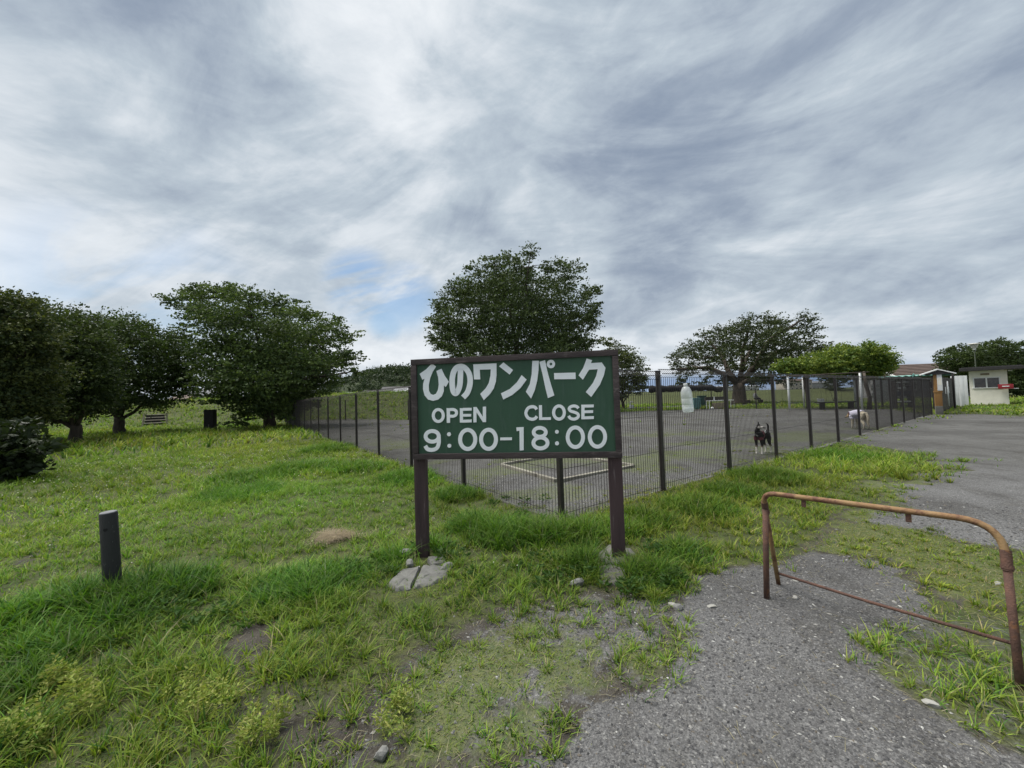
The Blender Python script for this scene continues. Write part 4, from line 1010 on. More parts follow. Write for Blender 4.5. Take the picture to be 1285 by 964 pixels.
tiled(rfo, -3.92, 3.92, -.25, 2.27, 3.0, 3.66, 8, M_ROOFBROWN)
b = MB(); b.box((-3.95, 1.4, 2.95), (.08, 3.6, .16), M=Matrix.Rotation(.40, 3, 'X')); b.build('barge_board', M_WHITE, house)
for xx in (-2.2, .2, 2.4):
    b = MB(); b.box((xx, .27, 1.3), (1.2, .06, .9)); wn = b.build('window', M_WHITE, house)
    b = MB(); b.box((xx, .235, 1.3), (1.05, .02, .76)); b.build('pane', M_GLASS_DK, wn)
gwq = at_ground(1108, 507)
gw = empty('block_wall', gwq, .1, 'grey block wall panel seen through the fence left of the rack', 'wall')
for r_ in range(6):
    for c_ in range(3):
        b = MB(); b.box((-.62 + .62 * c_ + (.1 if r_ % 2 else 0), 0, .15 + .295 * r_), (.612, .15, .287), bev=.008); b.build('block', M_GREYWALL, gw)

# lamp above the booth
lq = Vector(at_depth(1228, 506, 27)); lq.z = 0; lz = at_depth(1228, 437, 27).z
lamp = empty('street_lamp', lq, 0, 'street lamp with pale flared head above the booth', 'lamp')
b = MB(); b.tube([(0, 0, -.1), (0, 0, lz - .1)], [.045, .03], 10); b.build('pole', surf('green_brown_pole', (.030, .042, .022), None, 5, .7), lamp, True)
b = MB(); b.lathe([(.08, lz), (.13, lz + .02), (.22, lz + .28), (.32, lz + .30), (.30, lz + .34), (.06, lz + .37)], 20); b.build('head', surf('pale_lamp_metal', (.58, .57, .53), None, 5, .5), lamp, 'auto')
b = MB(); b.lathe([(.05, lz - .12), (.08, lz - .09), (.08, lz - .002)], 16); b.build('globe', M_WHITE, lamp, 'auto')

# ------------------------------------------------------------------ things in and behind the run
q = at_ground(873, 513.5)
bn = empty('litter_bin', q, .1, 'ribbed teal bin standing at the back of the yard', 'bin')
b = MB(); b.box((0, 0, .40), (.58, .5, .80), bev=.03); b.build('body', M_TEALBIN, bn, 'auto')
for k in range(6):
    b = MB(); b.box((-.23 + .092 * k, -.255, .40), (.045, .03, .70), bev=.004); b.build('rib', M_TEALBIN, bn)
b = MB(); b.box((0, 0, .83), (.64, .56, .07), bev=.02); b.build('lid', M_TEALBIN, bn, 'auto')
q = at_ground(881, 511)
bn = empty('litter_bin', q, -.05, 'taller dark green bin behind the teal one', 'bin')
b = MB(); b.box((0, 0, .46), (.60, .5, .92), bev=.03); b.build('body', M_DKGREEN, bn, 'auto')
b = MB(); b.box((0, 0, .96), (.66, .56, .08), bev=.02); b.build('lid', M_DKGREEN, bn, 'auto')
q = at_ground(905, 513)
wt = empty('wash_stand', q, .05, 'tan block wash stand with white pipe frame at the back of the yard', 'wash stand')
b = MB(); b.box((0, .15, .22), (1.05, .5, .46), bev=.02); b.build('block', M_PLANKTAN, wt, 'auto')
b = MB(); b.box((-.05, .5, .75), (1.75, .12, .32), bev=.01); b.build('back_board', surf('grey_brown_board', (.06, .055, .05), None, 6, .8), wt)
for pts in ([(-.95, -.1, 0), (-.95, -.1, .62), (.95, -.1, .62), (.95, -.1, 0)], [(-.95, .3, 0), (-.95, .3, .62), (.95, .3, .62), (.95, .3, 0)]):
    b = MB(); b.tube(pts, .024, 8); b.build('pipe_rail', M_WHITEPOLE, wt)
b = MB(); b.tube([(-.5, 0, .6), (-.5, 0, .92)], .05, 8); b.build('tap', M_WHITEPOLE, wt)
b = MB(); b.lathe([(.02, 0), (.09, .04), (.11, .09), (.08, .15), (.02, .18)], 12, o=(-.85, -.35, 0)); bl_ = b.build('play_ball', M_WHITE, None, True, loc=q); tag(bl_, 'small white ball lying by the wash stand', 'ball')
q = at_ground(791, 512)
wp = empty('standpipe', q, 0, 'small white bent standpipe at the yard edge right of the sign', 'tap')
b = MB(); b.tube([(0, 0, 0), (0, 0, .55), (.05, 0, .62), (.22, 0, .60), (.26, 0, .45)], .05, 8); b.build('pipe', M_WHITE, wp, True)
b = MB(); b.box((.12, 0, .14), (.34, .22, .28), bev=.02); b.build('base', M_WHITE, wp, 'auto')
# rolled black net lashed along the far fence
rn = MB(); P = []; R = []
for k in range(26):
    f = k / 25; px = 815 + 92 * f
    q = at_depth(px, 488.6 - 2.4 * f + (3.0 * math.exp(-((f - .93) / .05) ** 2)), 29.0); P.append(q); R.append((.26 - .05 * f) * (1 + .18 * math.sin(k * 1.9)))
R[-1] = .08
rn.tube(P, R, 9); no = rn.build('net_roll', M_BLACKNET, None, True); tag(no, 'long roll of black netting lashed on top of the far fence', 'netting')
# white board on far fence, low bench
q = at_depth(1030, 503.5, 25.6)
wb = MB(); wb.box((0, 0, 0), (.38, .03, .34), bev=.006); wbo = wb.build('white_notice', M_WHITE, None, 'auto', loc=q, rot=(0, 0, -.5)); tag(wbo, 'small white notice on the far fence under the vine', 'notice')
q = at_ground(1050, 513.5)
lbn = empty('low_bench', q, -.1, 'low dark bench under the vine pergola', 'bench')
b = MB(); b.box((0, 0, .42), (2.2, .4, .07), bev=.01); b.build('seat', M_FENCE, lbn)
for xx in (-.8, .8):
    b = MB(); b.box((xx, 0, .19), (.12, .34, .39)); b.build('leg', M_FENCE, lbn)

# ------------------------------------------------------------------ skinned bodies
def skin_mesh(name, nodes, edges, mat, sub=2, root=0):
    """nodes: list of (pos, rx, ry) -> one continuous surface; returns mesh."""
    me = bpy.data.meshes.new(name + '_skeleton'); me.from_pydata([tuple(n_[0]) for n_ in nodes], edges, []); me.update()
    o = bpy.data.objects.new(name + '_skeleton', me); COL.objects.link(o)
    m = o.modifiers.new('skin', 'SKIN'); m.use_smooth_shade = True; m.branch_smoothing = .6
    for i, n_ in enumerate(nodes):
        sv = me.skin_vertices[0].data[i]; sv.radius = (n_[1], n_[2]); sv.use_root = (i == root)
    s2 = o.modifiers.new('sub', 'SUBSURF'); s2.levels = sub; s2.render_levels = sub
    dg = bpy.context.evaluated_depsgraph_get(); ev = o.evaluated_get(dg)
    out_ = bpy.data.meshes.new_from_object(ev); out_.name = name
    bpy.data.objects.remove(o); bpy.data.meshes.remove(me)
    out_.materials.clear(); out_.materials.append(mat); out_.shade_smooth()
    return out_

def colour_mesh(me, fn):
    n_ = len(me.vertices); co = np.empty(n_ * 3, np.float32); me.vertices.foreach_get('co', co); co = co.reshape(-1, 3)
    a = me.color_attributes.get('Col') or me.color_attributes.new('Col', 'FLOAT_COLOR', 'POINT')
    c = np.ones((n_, 4), np.float32); c[:, :3] = fn(co); a.data.foreach_set('color', c.ravel())

def shell(name, src, keep, off, mat, parent):
    """clothing: the part of a body's surface for which keep(co) holds, lifted off along its normals."""
    bm = bmesh.new(); bm.from_mesh(src); bm.normal_update()
    bmesh.ops.delete(bm, geom=[f for f in bm.faces if not keep(f.calc_center_median())], context='FACES')
    nn = {vv.index: vv.normal.copy() for vv in bm.verts}
    for vv in bm.verts: vv.co += nn[vv.index] * off
    me = bpy.data.meshes.new(name); bm.to_mesh(me); bm.free(); me.materials.clear(); me.materials.append(mat); me.shade_smooth()
    return link(name, me, parent)

mf_, t, p = mat_new('animal_fur')
a_ = t.node('ShaderNodeAttribute', attribute_name='Col'); pos_ = t.node('ShaderNodeTexCoord').outputs['Object']
t.put(p.inputs['Base Color'], t.mix(t.mapr(t.noise(pos_, 60, 4, .7), .3, .7), a_.outputs['Color'], t.mix(1.0, a_.outputs['Color'], (.7, .7, .7), 'MULTIPLY')))
p.inputs['Roughness'].default_value = .9; p.inputs['Specular IOR Level'].default_value = .15
bp_ = t.node('ShaderNodeBump'); bp_.inputs['Strength'].default_value = .6; bp_.inputs['Distance'].default_value = .02
t.put(bp_.inputs['Height'], t.noise(pos_, 90, 4, .7)); t.put(p.inputs['Normal'], bp_.outputs[0])
M_FUR = mf_

def dog_nodes(s, head_turn=0.0, head_down=0.0, legw=1.0, tail='up', bulk=1.0):
    """dog standing, facing -X, s = shoulder height scale; returns nodes, edges, index map."""
    N = []; E = []; ix = {}
    def nd(k, p_, rx, ry=None, par=None):
        ix[k] = len(N); N.append((Vector(p_) * s, rx * s, (ry or rx) * s))
        if par: E.append((ix[par], ix[k]))
    nd('pelvis', (.34, 0, .83), .135 * bulk, .15 * bulk)
    nd('loin', (.14, 0, .84), .125 * bulk, .135 * bulk, 'pelvis'); nd('ribs', (-.10, 0, .80), .155 * bulk, .18 * bulk, 'loin'); nd('chest', (-.34, 0, .80), .15 * bulk, .185 * bulk, 'ribs')
    ct, st_ = math.cos(head_turn), math.sin(head_turn)
    nk = Vector((-.46, 0, .96 - .2 * head_down)); nd('neck', nk, .10 * bulk, .12 * bulk, 'chest')
    hd = nk + Vector((-.12 * ct, -.12 * st_, .20 - .36 * head_down)); nd('skull', hd, .105, .10, 'neck')
    m1 = hd + Vector((-.13 * ct, -.13 * st_, -.03 - .06 * head_down)); nd('muzzle', m1, .058, .052, 'skull')
    nd('nose', m1 + Vector((-.10 * ct, -.10 * st_, -.015 - .05 * head_down)), .038, .034, 'muzzle')
    for sgn in (-1, 1):
        e = 'l' if sgn < 0 else 'r'
        if tail == 'up':
            b0 = hd + Vector((.02 * ct - sgn * .065 * -st_, .02 * st_ + sgn * .065 * ct, .075)); nd('ear0' + e, b0, .034, .024, 'skull'); nd('ear1' + e, b0 + Vector((.01, sgn * .02, .11)), .009, .008, 'ear0' + e)
        else:
            b0 = hd + Vector((.03, sgn * .09, .03)); nd('ear0' + e, b0, .035, .02, 'skull'); nd('ear1' + e, b0 + Vector((-.01, sgn * .04, -.13)), .035, .018, 'ear0' + e)
        y = sgn * .105
        nd('sh' + e, (-.34, y, .66), .075 * legw, .085 * legw, 'chest'); nd('el' + e, (-.29, y, .46), .055 * legw, .06 * legw, 'sh' + e)
        nd('wr' + e, (-.315, y, .22), .038 * legw, .038 * legw, 'el' + e); nd('pa' + e, (-.33, y, .05), .036 * legw, .034 * legw, 'wr' + e); nd('to' + e, (-.385, y, .028), .034 * legw, .024 * legw, 'pa' + e)
        nd('th' + e, (.34, y, .64), .09 * legw, .12 * legw, 'pelvis'); nd('kn' + e, (.27, y, .47), .062 * legw, .072 * legw, 'th' + e); nd('ho' + e, (.44, y, .27), .036 * legw, .04 * legw, 'kn' + e)
        nd('hp' + e, (.41, y, .05), .034 * legw, .034 * legw, 'ho' + e); nd('ht' + e, (.355, y, .026), .034 * legw, .023 * legw, 'hp' + e)
    if tail == 'up':
        nd('t0', (.46, 0, .92), .042, .042, 'pelvis'); nd('t1', (.53, 0, 1.07), .038, .038, 't0'); nd('t2', (.49, .02, 1.19), .032, .032, 't1'); nd('t3', (.41, .03, 1.20), .014, .014, 't2')
    else:
        nd('t0', (.47, 0, .84), .05, .05, 'pelvis'); nd('t1', (.55, 0, .68), .06, .06, 't0'); nd('t2', (.57, 0, .48), .055, .055, 't1'); nd('t3', (.555, 0, .33), .02, .02, 't2')
    return N, E, ix

def eyes_nose(root, N, ix, s, turn, col_nose):
    hd = Vector(N[ix['skull']][0]); ct, st_ = math.cos(turn), math.sin(turn); f = Vector((-ct, -st_, 0)); l = Vector((-st_, ct, 0))
    for sgn in (-1, 1):
        bm = bmesh.new(); bmesh.ops.create_uvsphere(bm, u_segments=10, v_segments=8, radius=.017 * s); me = bpy.data.meshes.new('eye'); bm.to_mesh(me); bm.free(); me.materials.append(M_GLASS_DK)
        link('eye', me, root, hd + f * .085 * s + l * sgn * .048 * s + Vector((0, 0, .025 * s)))
    bm = bmesh.new(); bmesh.ops.create_uvsphere(bm, u_segments=10, v_segments=8, radius=.028 * s); me = bpy.data.meshes.new('nose'); bm.to_mesh(me); bm.free(); me.materials.append(col_nose); me.shade_smooth()
    link('nose', me, root, Vector(N[ix['nose']][0]) + f * .028 * s)

NORM_IN = Vector((-DR.y, DR.x, 0))
def fence_pt(px, inward):
    k = (px - CX + ROLL * 18) / FOC
    tt = (k * FC.y - FC.x) / (DR.x - k * DR.y); return FC + DR * tt + NORM_IN * inward
# black and white dog
q = at_ground(958, 569.5)
S1 = .50
dog = empty('dog', Vector((q.x, q.y, gz(q.x, q.y))), math.radians(32), 'black dog with white paws and dark red harness standing behind the fence', 'dog')
TURN1 = math.radians(75)
N, E, ix = dog_nodes(S1, TURN1, 0.0, .95, 'up')
me = skin_mesh('body', N, E, M_FUR)
def dog1_col(co):
    c = np.tile(np.array([.016, .015, .016]), (len(co), 1)); x, y, z = co.T / S1
    c[z < .30] = (.72, .68, .62); c[(z >= .30) & (z < .36)] = (.22, .17, .12)
    hd = np.array(N[ix['skull']][0]) / S1; mz = np.array(N[ix['muzzle']][0]) / S1
    d1 = np.linalg.norm(co / S1 - mz - np.array([0, 0, -.02]), axis=1); c[d1 < .085] = (.42, .40, .38)
    for sgn in (-1, 1):
        ck = hd + np.array([-math.cos(TURN1) * .07 - sgn * .06 * math.sin(TURN1), -math.sin(TURN1) * .07 + sgn * .06 * math.cos(TURN1), -.035]); c[np.linalg.norm(co / S1 - ck, axis=1) < .055] = (.36, .34, .32)
    c[(x < -.44) & (z > .58) & (z < .80) & (np.abs(y) < .10)] = (.40, .38, .36)
    return c
colour_mesh(me, dog1_col); link('body', me, dog)
M_HARN = surf('dark_red_webbing', (.10, .016, .026), (.06, .012, .018), 20, .8, .3, 120)
shell('harness', me, lambda c: (-.24 < c.x / S1 < -.10 and .55 < c.z / S1 < .99) or (-.52 < c.x / S1 <= -.20 and .60 < c.z / S1 < .73), .010, M_HARN, dog)
b = MB(); b.lathe([(.026, 0), (.026, .012)], 14, Matrix.Rotation(math.radians(90), 3, 'X'), (-.08, -.092, .46)); b.build('buckle', M_WHITE, dog)
eyes_nose(dog, N, ix, S1, TURN1, M_DARKROOF)
# cream dog in a lilac shirt
q = at_ground(1079, 538.5); S2 = .62
dog2 = empty('dog', Vector((q.x, q.y, gz(q.x, q.y))), math.radians(-97), 'cream curly dog in a pale lilac shirt sniffing with its back to the camera', 'dog')
N, E, ix = dog_nodes(S2, math.radians(10), .85, 1.25, 'down', 1.15)
me = skin_mesh('body', N, E, M_FUR)
def dog2_col(co):
    c = np.tile(np.array([.60, .53, .40]), (len(co), 1)); x, y, z = co.T / S2
    c[x < -.48] = (.46, .32, .17); c[z < .2] = (.58, .53, .44); return c
colour_mesh(me, dog2_col); link('body', me, dog2)
M_SHIRT = surf('lilac_cotton', (.66, .64, .74), (.56, .54, .66), 8, .9, .3, 60)
shell('shirt', me, lambda c: -.47 < c.x / S2 < .27 and c.z / S2 > .52, .018, M_SHIRT, dog2)
shell('collar', me, lambda c: -.52 < c.x / S2 <= -.47 and c.z / S2 > .6, .02, surf('maroon_collar', (.12, .03, .05), None, 9, .8), dog2)
eyes_nose(dog2, N, ix, S2, math.radians(10), M_DARKROOF)

# person on a bench under the big tree
q = Vector(at_depth(948, 505, 36.5)); q.z = gz(q.x, q.y)
bch = empty('park_bench', q, 0, 'dark bench under the spreading tree holding a seated person', 'bench')
for yy in (-.12, .05, .22):
    b = MB(); b.box((0, yy, .42), (1.5, .13, .04), bev=.006); b.build('seat_slat', M_PLANKTAN, bch)
for xx in (-.6, .6):
    b = MB(); b.box((xx, .05, .20), (.07, .4, .40)); b.build('leg', M_FENCE, bch)
per = empty('person', q + Vector((-.1, -.02, .44)), 0, 'person in grey top and dark trousers sitting on the bench under the tree', 'person')
def body_nodes():
    N = []; E = []; ix = {}
    def nd(k, p_, rx, ry=None, par=None):
        ix[k] = len(N); N.append((Vector(p_), rx, ry or rx))
        if par: E.append((ix[par], ix[k]))
    nd('pelvis', (0, 0, .10), .15, .12); nd('waist', (.02, 0, .26), .13, .10, 'pelvis'); nd('chest', (.07, 0, .45), .16, .11, 'waist'); nd('neck', (.12, 0, .61), .05, .05, 'chest')
    nd('head0', (.15, 0, .70), .075, .085, 'neck'); nd('head1', (.16, 0, .80), .085, .095, 'head0'); nd('nose', (.255, 0, .735), .014, .014, 'head0')
    for sgn in (-1, 1):
        e = str(sgn)
        nd('sh' + e, (.08, sgn * .19, .53), .055, .055, 'chest'); nd('el' + e, (.16, sgn * .22, .27), .042, .042, 'sh' + e); nd('wr' + e, (.38, sgn * .14, .19), .028, .028, 'el' + e); nd('pm' + e, (.45, sgn * .13, .175), .03, .018, 'wr' + e)
        for f_ in range(4): nd('f%d' % f_ + e, (.50 + .02 * (1 - abs(f_ - 1.5) / 2), sgn * (.13 + .018 * (f_ - 1.5)), .155), .008, .008, 'pm' + e); nd('g%d' % f_ + e, (.53, sgn * (.13 + .018 * (f_ - 1.5)), .13), .007, .007, 'f%d' % f_ + e)
        nd('tb' + e, (.44, sgn * .09, .165), .009, .009, 'pm' + e)
        nd('hp' + e, (.08, sgn * .10, .08), .085, .08, 'pelvis'); nd('kn' + e, (.47, sgn * .12, .10), .062, .062, 'hp' + e); nd('an' + e, (.50, sgn * .12, -.34), .04, .04, 'kn' + e); nd('ft' + e, (.66, sgn * .13, -.40), .038, .028, 'an' + e)
    return N, E, ix
N, E, ix = body_nodes(); me = skin_mesh('body', N, E, M_FUR, 1)
colour_mesh(me, lambda co: np.tile(np.array([.42, .27, .19]), (len(co), 1))); link('body', me, per)
shell('shirt', me, lambda c: .16 < c.z < .60 and c.x < .34, .012, surf('grey_cotton', (.26, .27, .29), None, 7, .9), per)
shell('trousers', me, lambda c: c.z <= .165 and c.z > -.36 and not (c.x > .36 and c.z > .125 and abs(c.y) < .2), .012, surf('dark_trousers', (.03, .032, .04), None, 7, .9), per)
shell('shoes', me, lambda c: c.z <= -.36, .01, M_DARKROOF, per)
shell('hair', me, lambda c: c.z > .80 or (c.z > .70 and c.x < .13), .014, surf('black_hair', (.012, .011, .010), None, 9, .6), per)

# ------------------------------------------------------------------ far houses, hill
WALLS = [surf('house_wall_white', (.56, .56, .54), None, 2, .9), surf('house_wall_pink', (.50, .37, .34), None, 2, .9), surf('house_wall_grey', (.38, .38, .38), None, 2, .9), surf('house_wall_beige', (.46, .42, .35), None, 2, .9)]
ROOFS = [surf('house_roof_grey', (.16, .165, .18), None, 2, .8), surf('house_roof_dark', (.07, .068, .07), None, 2, .8), surf('house_roof_brown', (.13, .09, .075), None, 2, .8), surf('house_roof_silver', (.33, .34, .36), None, 2, .6)]
def far_house(px, Y, wd, hw, rise, wi, ri, label, rz=0.0, depth=8):
    q = Vector(at_depth(px, 500, Y)); q.z = gz(q.x, q.y)
    h = empty('house', q, rz, label, 'house', None)
    b = MB(); b.box((0, 0, hw / 2 - .1), (wd, depth, hw + .2)); b.build('wall', WALLS[wi], h)
    b = MB(); b.prism([(-depth / 2 - .5, hw - .1), (depth / 2 + .5, hw - .1), (depth / 2 + .5, hw + .05), (0, hw + rise), (-depth / 2 - .5, hw + .05)], -wd / 2 - .4, wd / 2 + .4, lambda a, z, k: (k, a, z)); b.build('roof', ROOFS[ri], h)
    n = max(2, int(wd / 2.6))
    for fl in range(max(1, int(hw / 2.6))):
        for k in range(n):
            xx = -wd / 2 + wd * (k + .5) / n; zz_ = 1.5 + 2.6 * fl
            b = MB(); b.box((xx, -depth / 2 - .03, zz_), (1.25, .08, 1.15)); f_ = b.build('window', M_WHITE, h)
            b = MB(); b.box((xx, -depth / 2 - .08, zz_), (1.08, .03, .98)); b.build('pane', M_GLASS_DK, f_)
far_house(236, 118, 5, 4.2, 1.6, 1, 2, 'reddish walled far house left of the gap between the trees')
far_house(256, 122, 10, 5.4, 2.4, 2, 0, 'far grey roofed house framed by the gap between the trees', .05)
far_house(278, 126, 7, 4.4, 1.5, 0, 3, 'far white house with silver roof at the gap right side')
far_house(436, 130, 8, 3.6, 1.2, 1, 3, 'far pink house with silver roof just right of the cherry tree')
far_house(449, 150, 9, 3.9, 1.8, 0, 0, 'far white house under the hill, left of the fence post gap', .3)
far_house(463, 128, 7, 3.2, 1.7, 2, 0, 'far low house with broad grey gable below the wooded hill', 1.4)
far_house(475, 165, 12, 5.2, 1.6, 3, 1, 'far beige house with dark roof below the middle of the hill', -.1)
far_house(489, 128, 8, 3.0, 1.9, 0, 1, 'far low white house with dark gable below the hill', 1.45)
far_house(499, 170, 12, 6.4, 1.8, 2, 1, 'far tall grey house with dark roof near the sign left edge', .1)
far_house(510, 140, 8, 4.8, 1.4, 0, 3, 'far white house beside the left edge of the sign', -.2)
far_house(525, 155, 10, 5.4, 1.6, 3, 0, 'far beige house mostly hidden by the sign')
far_house(997, 230, 16, 6.2, 1.2, 3, 2, 'far brown block on the skyline between the pergola poles')
far_house(1030, 260, 18, 5.0, 1.2, 2, 0, 'far grey building on the skyline under the vine')
far_house(925, 300, 30, 4.6, 1.0, 0, 3, 'far long white building left of the spreading tree trunk')

def hill(name, cx, cy, rx, ry, h, seed):
    r = np.random.default_rng(seed); n = 60
    X, Y = np.meshgrid(np.linspace(-1.15, 1.15, n), np.linspace(-1.15, 1.15, n))
    d = np.clip(1 - X ** 2 - Y ** 2, 0, 1); Z = h * d ** .8 * (.82 + .36 * fbm(X + 5, Y + 5, 2.2, seed)) - 1.5
    V = np.stack([cx + X * rx, cy + Y * ry, Z], -1).reshape(-1, 3)
    a, e = np.meshgrid(np.arange(n - 1), np.arange(n - 1)); a, e = a.ravel(), e.ravel()
    Q = np.stack([e * n + a, e * n + a + 1, (e + 1) * n + a + 1, (e + 1) * n + a], -1)
    me = raw_mesh(name, V, Q.ravel(), np.arange(len(Q)) * 4, surf(name + '_soil', (.04, .055, .025), None, .05, .95), None, True)
    tag(link(name, me), kind='structure')
    # crowns: clumps of leaf masses over the slope facing us
    k = 1500; th = r.uniform(-1, 1, k); ph = r.uniform(-1, .5, k); ok = th ** 2 + ph ** 2 < .98; th, ph = th[ok], ph[ok]
    dd_ = np.clip(1 - th ** 2 - ph ** 2, 0, 1); zz2 = h * dd_ ** .8 * (.82 + .36 * fbm(th + 5, ph + 5, 2.2, seed)) - 1.5
    Cn = np.stack([cx + th * rx, cy + ph * ry, zz2 + 2.5], -1); m = 26
    sz = r.uniform(3., 6., len(Cn)); pts = np.repeat(Cn, m, 0) + r.normal(size=(len(Cn) * m, 3)) * np.repeat(sz, m)[:, None] * np.array([.45, .45, .5])
    tone = np.repeat(r.uniform(0, 1, len(Cn)), m)[:, None]; c_ = np.array((.026, .046, .022)) * (1 - tone) + np.array((.050, .072, .034)) * tone
    me = leaf_mesh('far_woods', pts, r.normal(size=(len(pts), 3)), 2.4, c_)
    tag(link('far_woods', me), 'dark woods covering the far hill left of the sign', 'woods', None, 'stuff')
hill('wooded_hill', -150, 520, 118, 90, 45, 5)

# ------------------------------------------------------------------ grass, weeds, pebbles
def blades(name, P, length, width, lean, cols, segs, mat=M_GRASS, droop=.25, az=None):
    n = len(P); az = rng.uniform(0, 2 * np.pi, n) if az is None else az; da = rng.normal(0, .5, n) + az
    L = np.stack([np.cos(az), np.sin(az), np.zeros(n)], -1); Sd = np.stack([-np.sin(da), np.cos(da), np.zeros(n)], -1)
    lv = segs + 1; V = np.empty((n, 2 * segs + 1, 3))
    for k in range(lv):
        t_ = k / segs
        c = P + L * (lean * length * t_ ** 1.7)[:, None]; c = c.copy(); c[:, 2] += length * (t_ - droop * lean * t_ ** 2.2)
        wv = (width * (1 - .92 * t_ ** 1.6) * .5)[:, None] if k else (width * .42)[:, None]
        if k < segs: V[:, 2 * k] = c - Sd * wv; V[:, 2 * k + 1] = c + Sd * wv
        else: V[:, 2 * segs] = c
    base = (np.arange(n) * (2 * segs + 1))[:, None]
    lp = []; st = []; pos = 0
    per = []
    for k in range(segs - 1): per.append([2 * k, 2 * k + 1, 2 * k + 3, 2 * k + 2])
    per.append([2 * segs - 2, 2 * segs - 1, 2 * segs])
    flat_ = np.concatenate([np.array(q) for q in per]); lens = np.array([len(q) for q in per])
    loops = (base + flat_[None]).ravel(); off = np.concatenate([[0], np.cumsum(lens)[:-1]])
    starts = (np.arange(n)[:, None] * lens.sum() + off[None]).ravel()
    shade = np.repeat(cols, 2 * segs + 1, 0)
    return raw_mesh(name, V.reshape(-1, 3), loops, starts, mat, shade)

PAL = np.array([(.168, .255, .032), (.112, .205, .028), (.198, .265, .038), (.225, .260, .062), (.056, .125, .026), (.28, .25, .13)])
def pick_cols(x, y, n, w_):
    pt = fbm(x, y, .6, 41); pt2 = fbm(x, y, 2.2, 43)
    idx = rng.choice(len(PAL), n, p=np.array(w_) / sum(w_)); c = PAL[idx].copy()
    c *= (1 + .9 * (pt - .5) + .6 * (pt2 - .5))[:, None]
    c[:, 0] *= 1 + .5 * (fbm(x, y, .35, 47) - .5)
    return c * rng.uniform(.8, 1.2, n)[:, None]

def scatter(d0, d1, rho, extra=1.0):
    half = math.radians(60); area = half * (d1 ** 2 - d0 ** 2); n = int(area * rho)
    d = np.sqrt(rng.uniform(d0 ** 2, d1 ** 2, n)); a = rng.uniform(-half, half, n)
    return d * np.sin(a), d * np.cos(a)

TUFTS = [(at_height(px, py, 0), rr_, hh) for px, py, rr_, hh in ((95, 765, .38, .15), (165, 755, .35, .17), (205, 745, .35, .16), (140, 785, .30, .12), (385, 735, .45, .10), (430, 725, .3, .10), (345, 745, .3, .08),
         (640, 672, .38, .20), (690, 676, .35, .22), (725, 672, .35, .17), (600, 660, .35, .16), (770, 668, .30, .14), (810, 655, .35, .13), (540, 690, .22, .14), (505, 700, .25, .12), (575, 620, .4, .12), (810, 742, .18, .07), (840, 735, .2, .08),
         (740, 715, .25, .13), (815, 725, .24, .11), (860, 700, .3, .10), (875, 640, .5, .12), (920, 620, .5, .10), (960, 600, .6, .12), (320, 600, .9, .14), (380, 590, .8, .14), (300, 620, .8, .10), (1050, 575, .8, .10), (1100, 590, .9, .05), (415, 565, .8, .22), (520, 600, .6, .16),
         (450, 590, .7, .14), (20, 870, .2, .10), (60, 820, .3, .12), (0, 800, .3, .14), (15, 940, .15, .10))]
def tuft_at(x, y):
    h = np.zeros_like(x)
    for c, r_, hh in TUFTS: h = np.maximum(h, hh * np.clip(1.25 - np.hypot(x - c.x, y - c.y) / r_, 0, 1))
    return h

def sow(name, d0, d1, rho, lmin, lmax, wd, segs, w_, label, tufted=.55):
    x, y = scatter(d0, d1, rho); g, v, m = cover(x, y)
    clump = fbm(x, y, 3.5, 61); yard = poly_sd(x, y, YARD)
    pr = g * np.clip(.35 + 1.5 * (clump - .30), .12, 1); pr = np.where(g < .5, np.minimum(g * 1.7, 1) * np.clip((clump - .47) * 9, 0, 1.3), pr)
    tf = tuft_at(x, y); pr = np.where((tf > .02) & (yard < 0) , np.maximum(pr, .95), pr)
    pr = np.where(np.hypot(x - HAY.x, y - HAY.y) < .21, pr * .15, pr)
    for poly in CLEAR: pr = np.where(poly_sd(x, y, poly) > -.005, pr * .12, pr)
    k = rng.random(len(x)) < pr; x, y, g, m, tf, clump, yard = x[k], y[k], g[k], m[k], tf[k], clump[k], yard[k]
    # about half of the blades stand in tufts that share a root
    n = len(x); az = rng.uniform(0, 2 * np.pi, n); nc = max(1, n // 34); cl = np.where(rng.random(n) < tufted)[0]; cl = cl[cl >= nc]
    par = rng.integers(0, nc, len(cl)); rr_ = np.abs(rng.normal(0, .014 + .10 * lmin, len(cl)))
    x[cl] = x[par] + rr_ * np.cos(az[cl]); y[cl] = y[par] + rr_ * np.sin(az[cl])
    for arr in (g, m, tf, clump, yard): arr[cl] = arr[par]
    ln = (lmin + (lmax - lmin) * rng.random(n) ** 1.6) * (.6 + .9 * clump)
    ln = np.where(g < .6, ln * .7, ln); ln = np.where(m > .4, np.minimum(ln, .03), ln); ln = np.where(yard > .05, ln * .45, ln)
    ln[cl] *= rng.uniform(1.1, 1.7, nc)[par]; ln = np.where((x > 7) & (y > 7.5) & (y < 40) & (poly_sd(x, y, PATH_FAR) > -12), ln * .45, ln); ln = ln + tf * rng.uniform(.5, 1.25, n)
    c = pick_cols(x, y, n, w_); td = tf > .05
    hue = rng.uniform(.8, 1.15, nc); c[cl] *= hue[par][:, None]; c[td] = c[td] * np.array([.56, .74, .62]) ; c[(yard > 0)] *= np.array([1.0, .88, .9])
    P = np.stack([x, y, ground_z(x, y) - .006], -1)
    width = wd * rng.uniform(.6, 1.35, n) * np.where(td, 1.35, 1.0)
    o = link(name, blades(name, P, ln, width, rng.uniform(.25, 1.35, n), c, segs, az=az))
    tag(o, label, 'grass', None, 'stuff'); return n

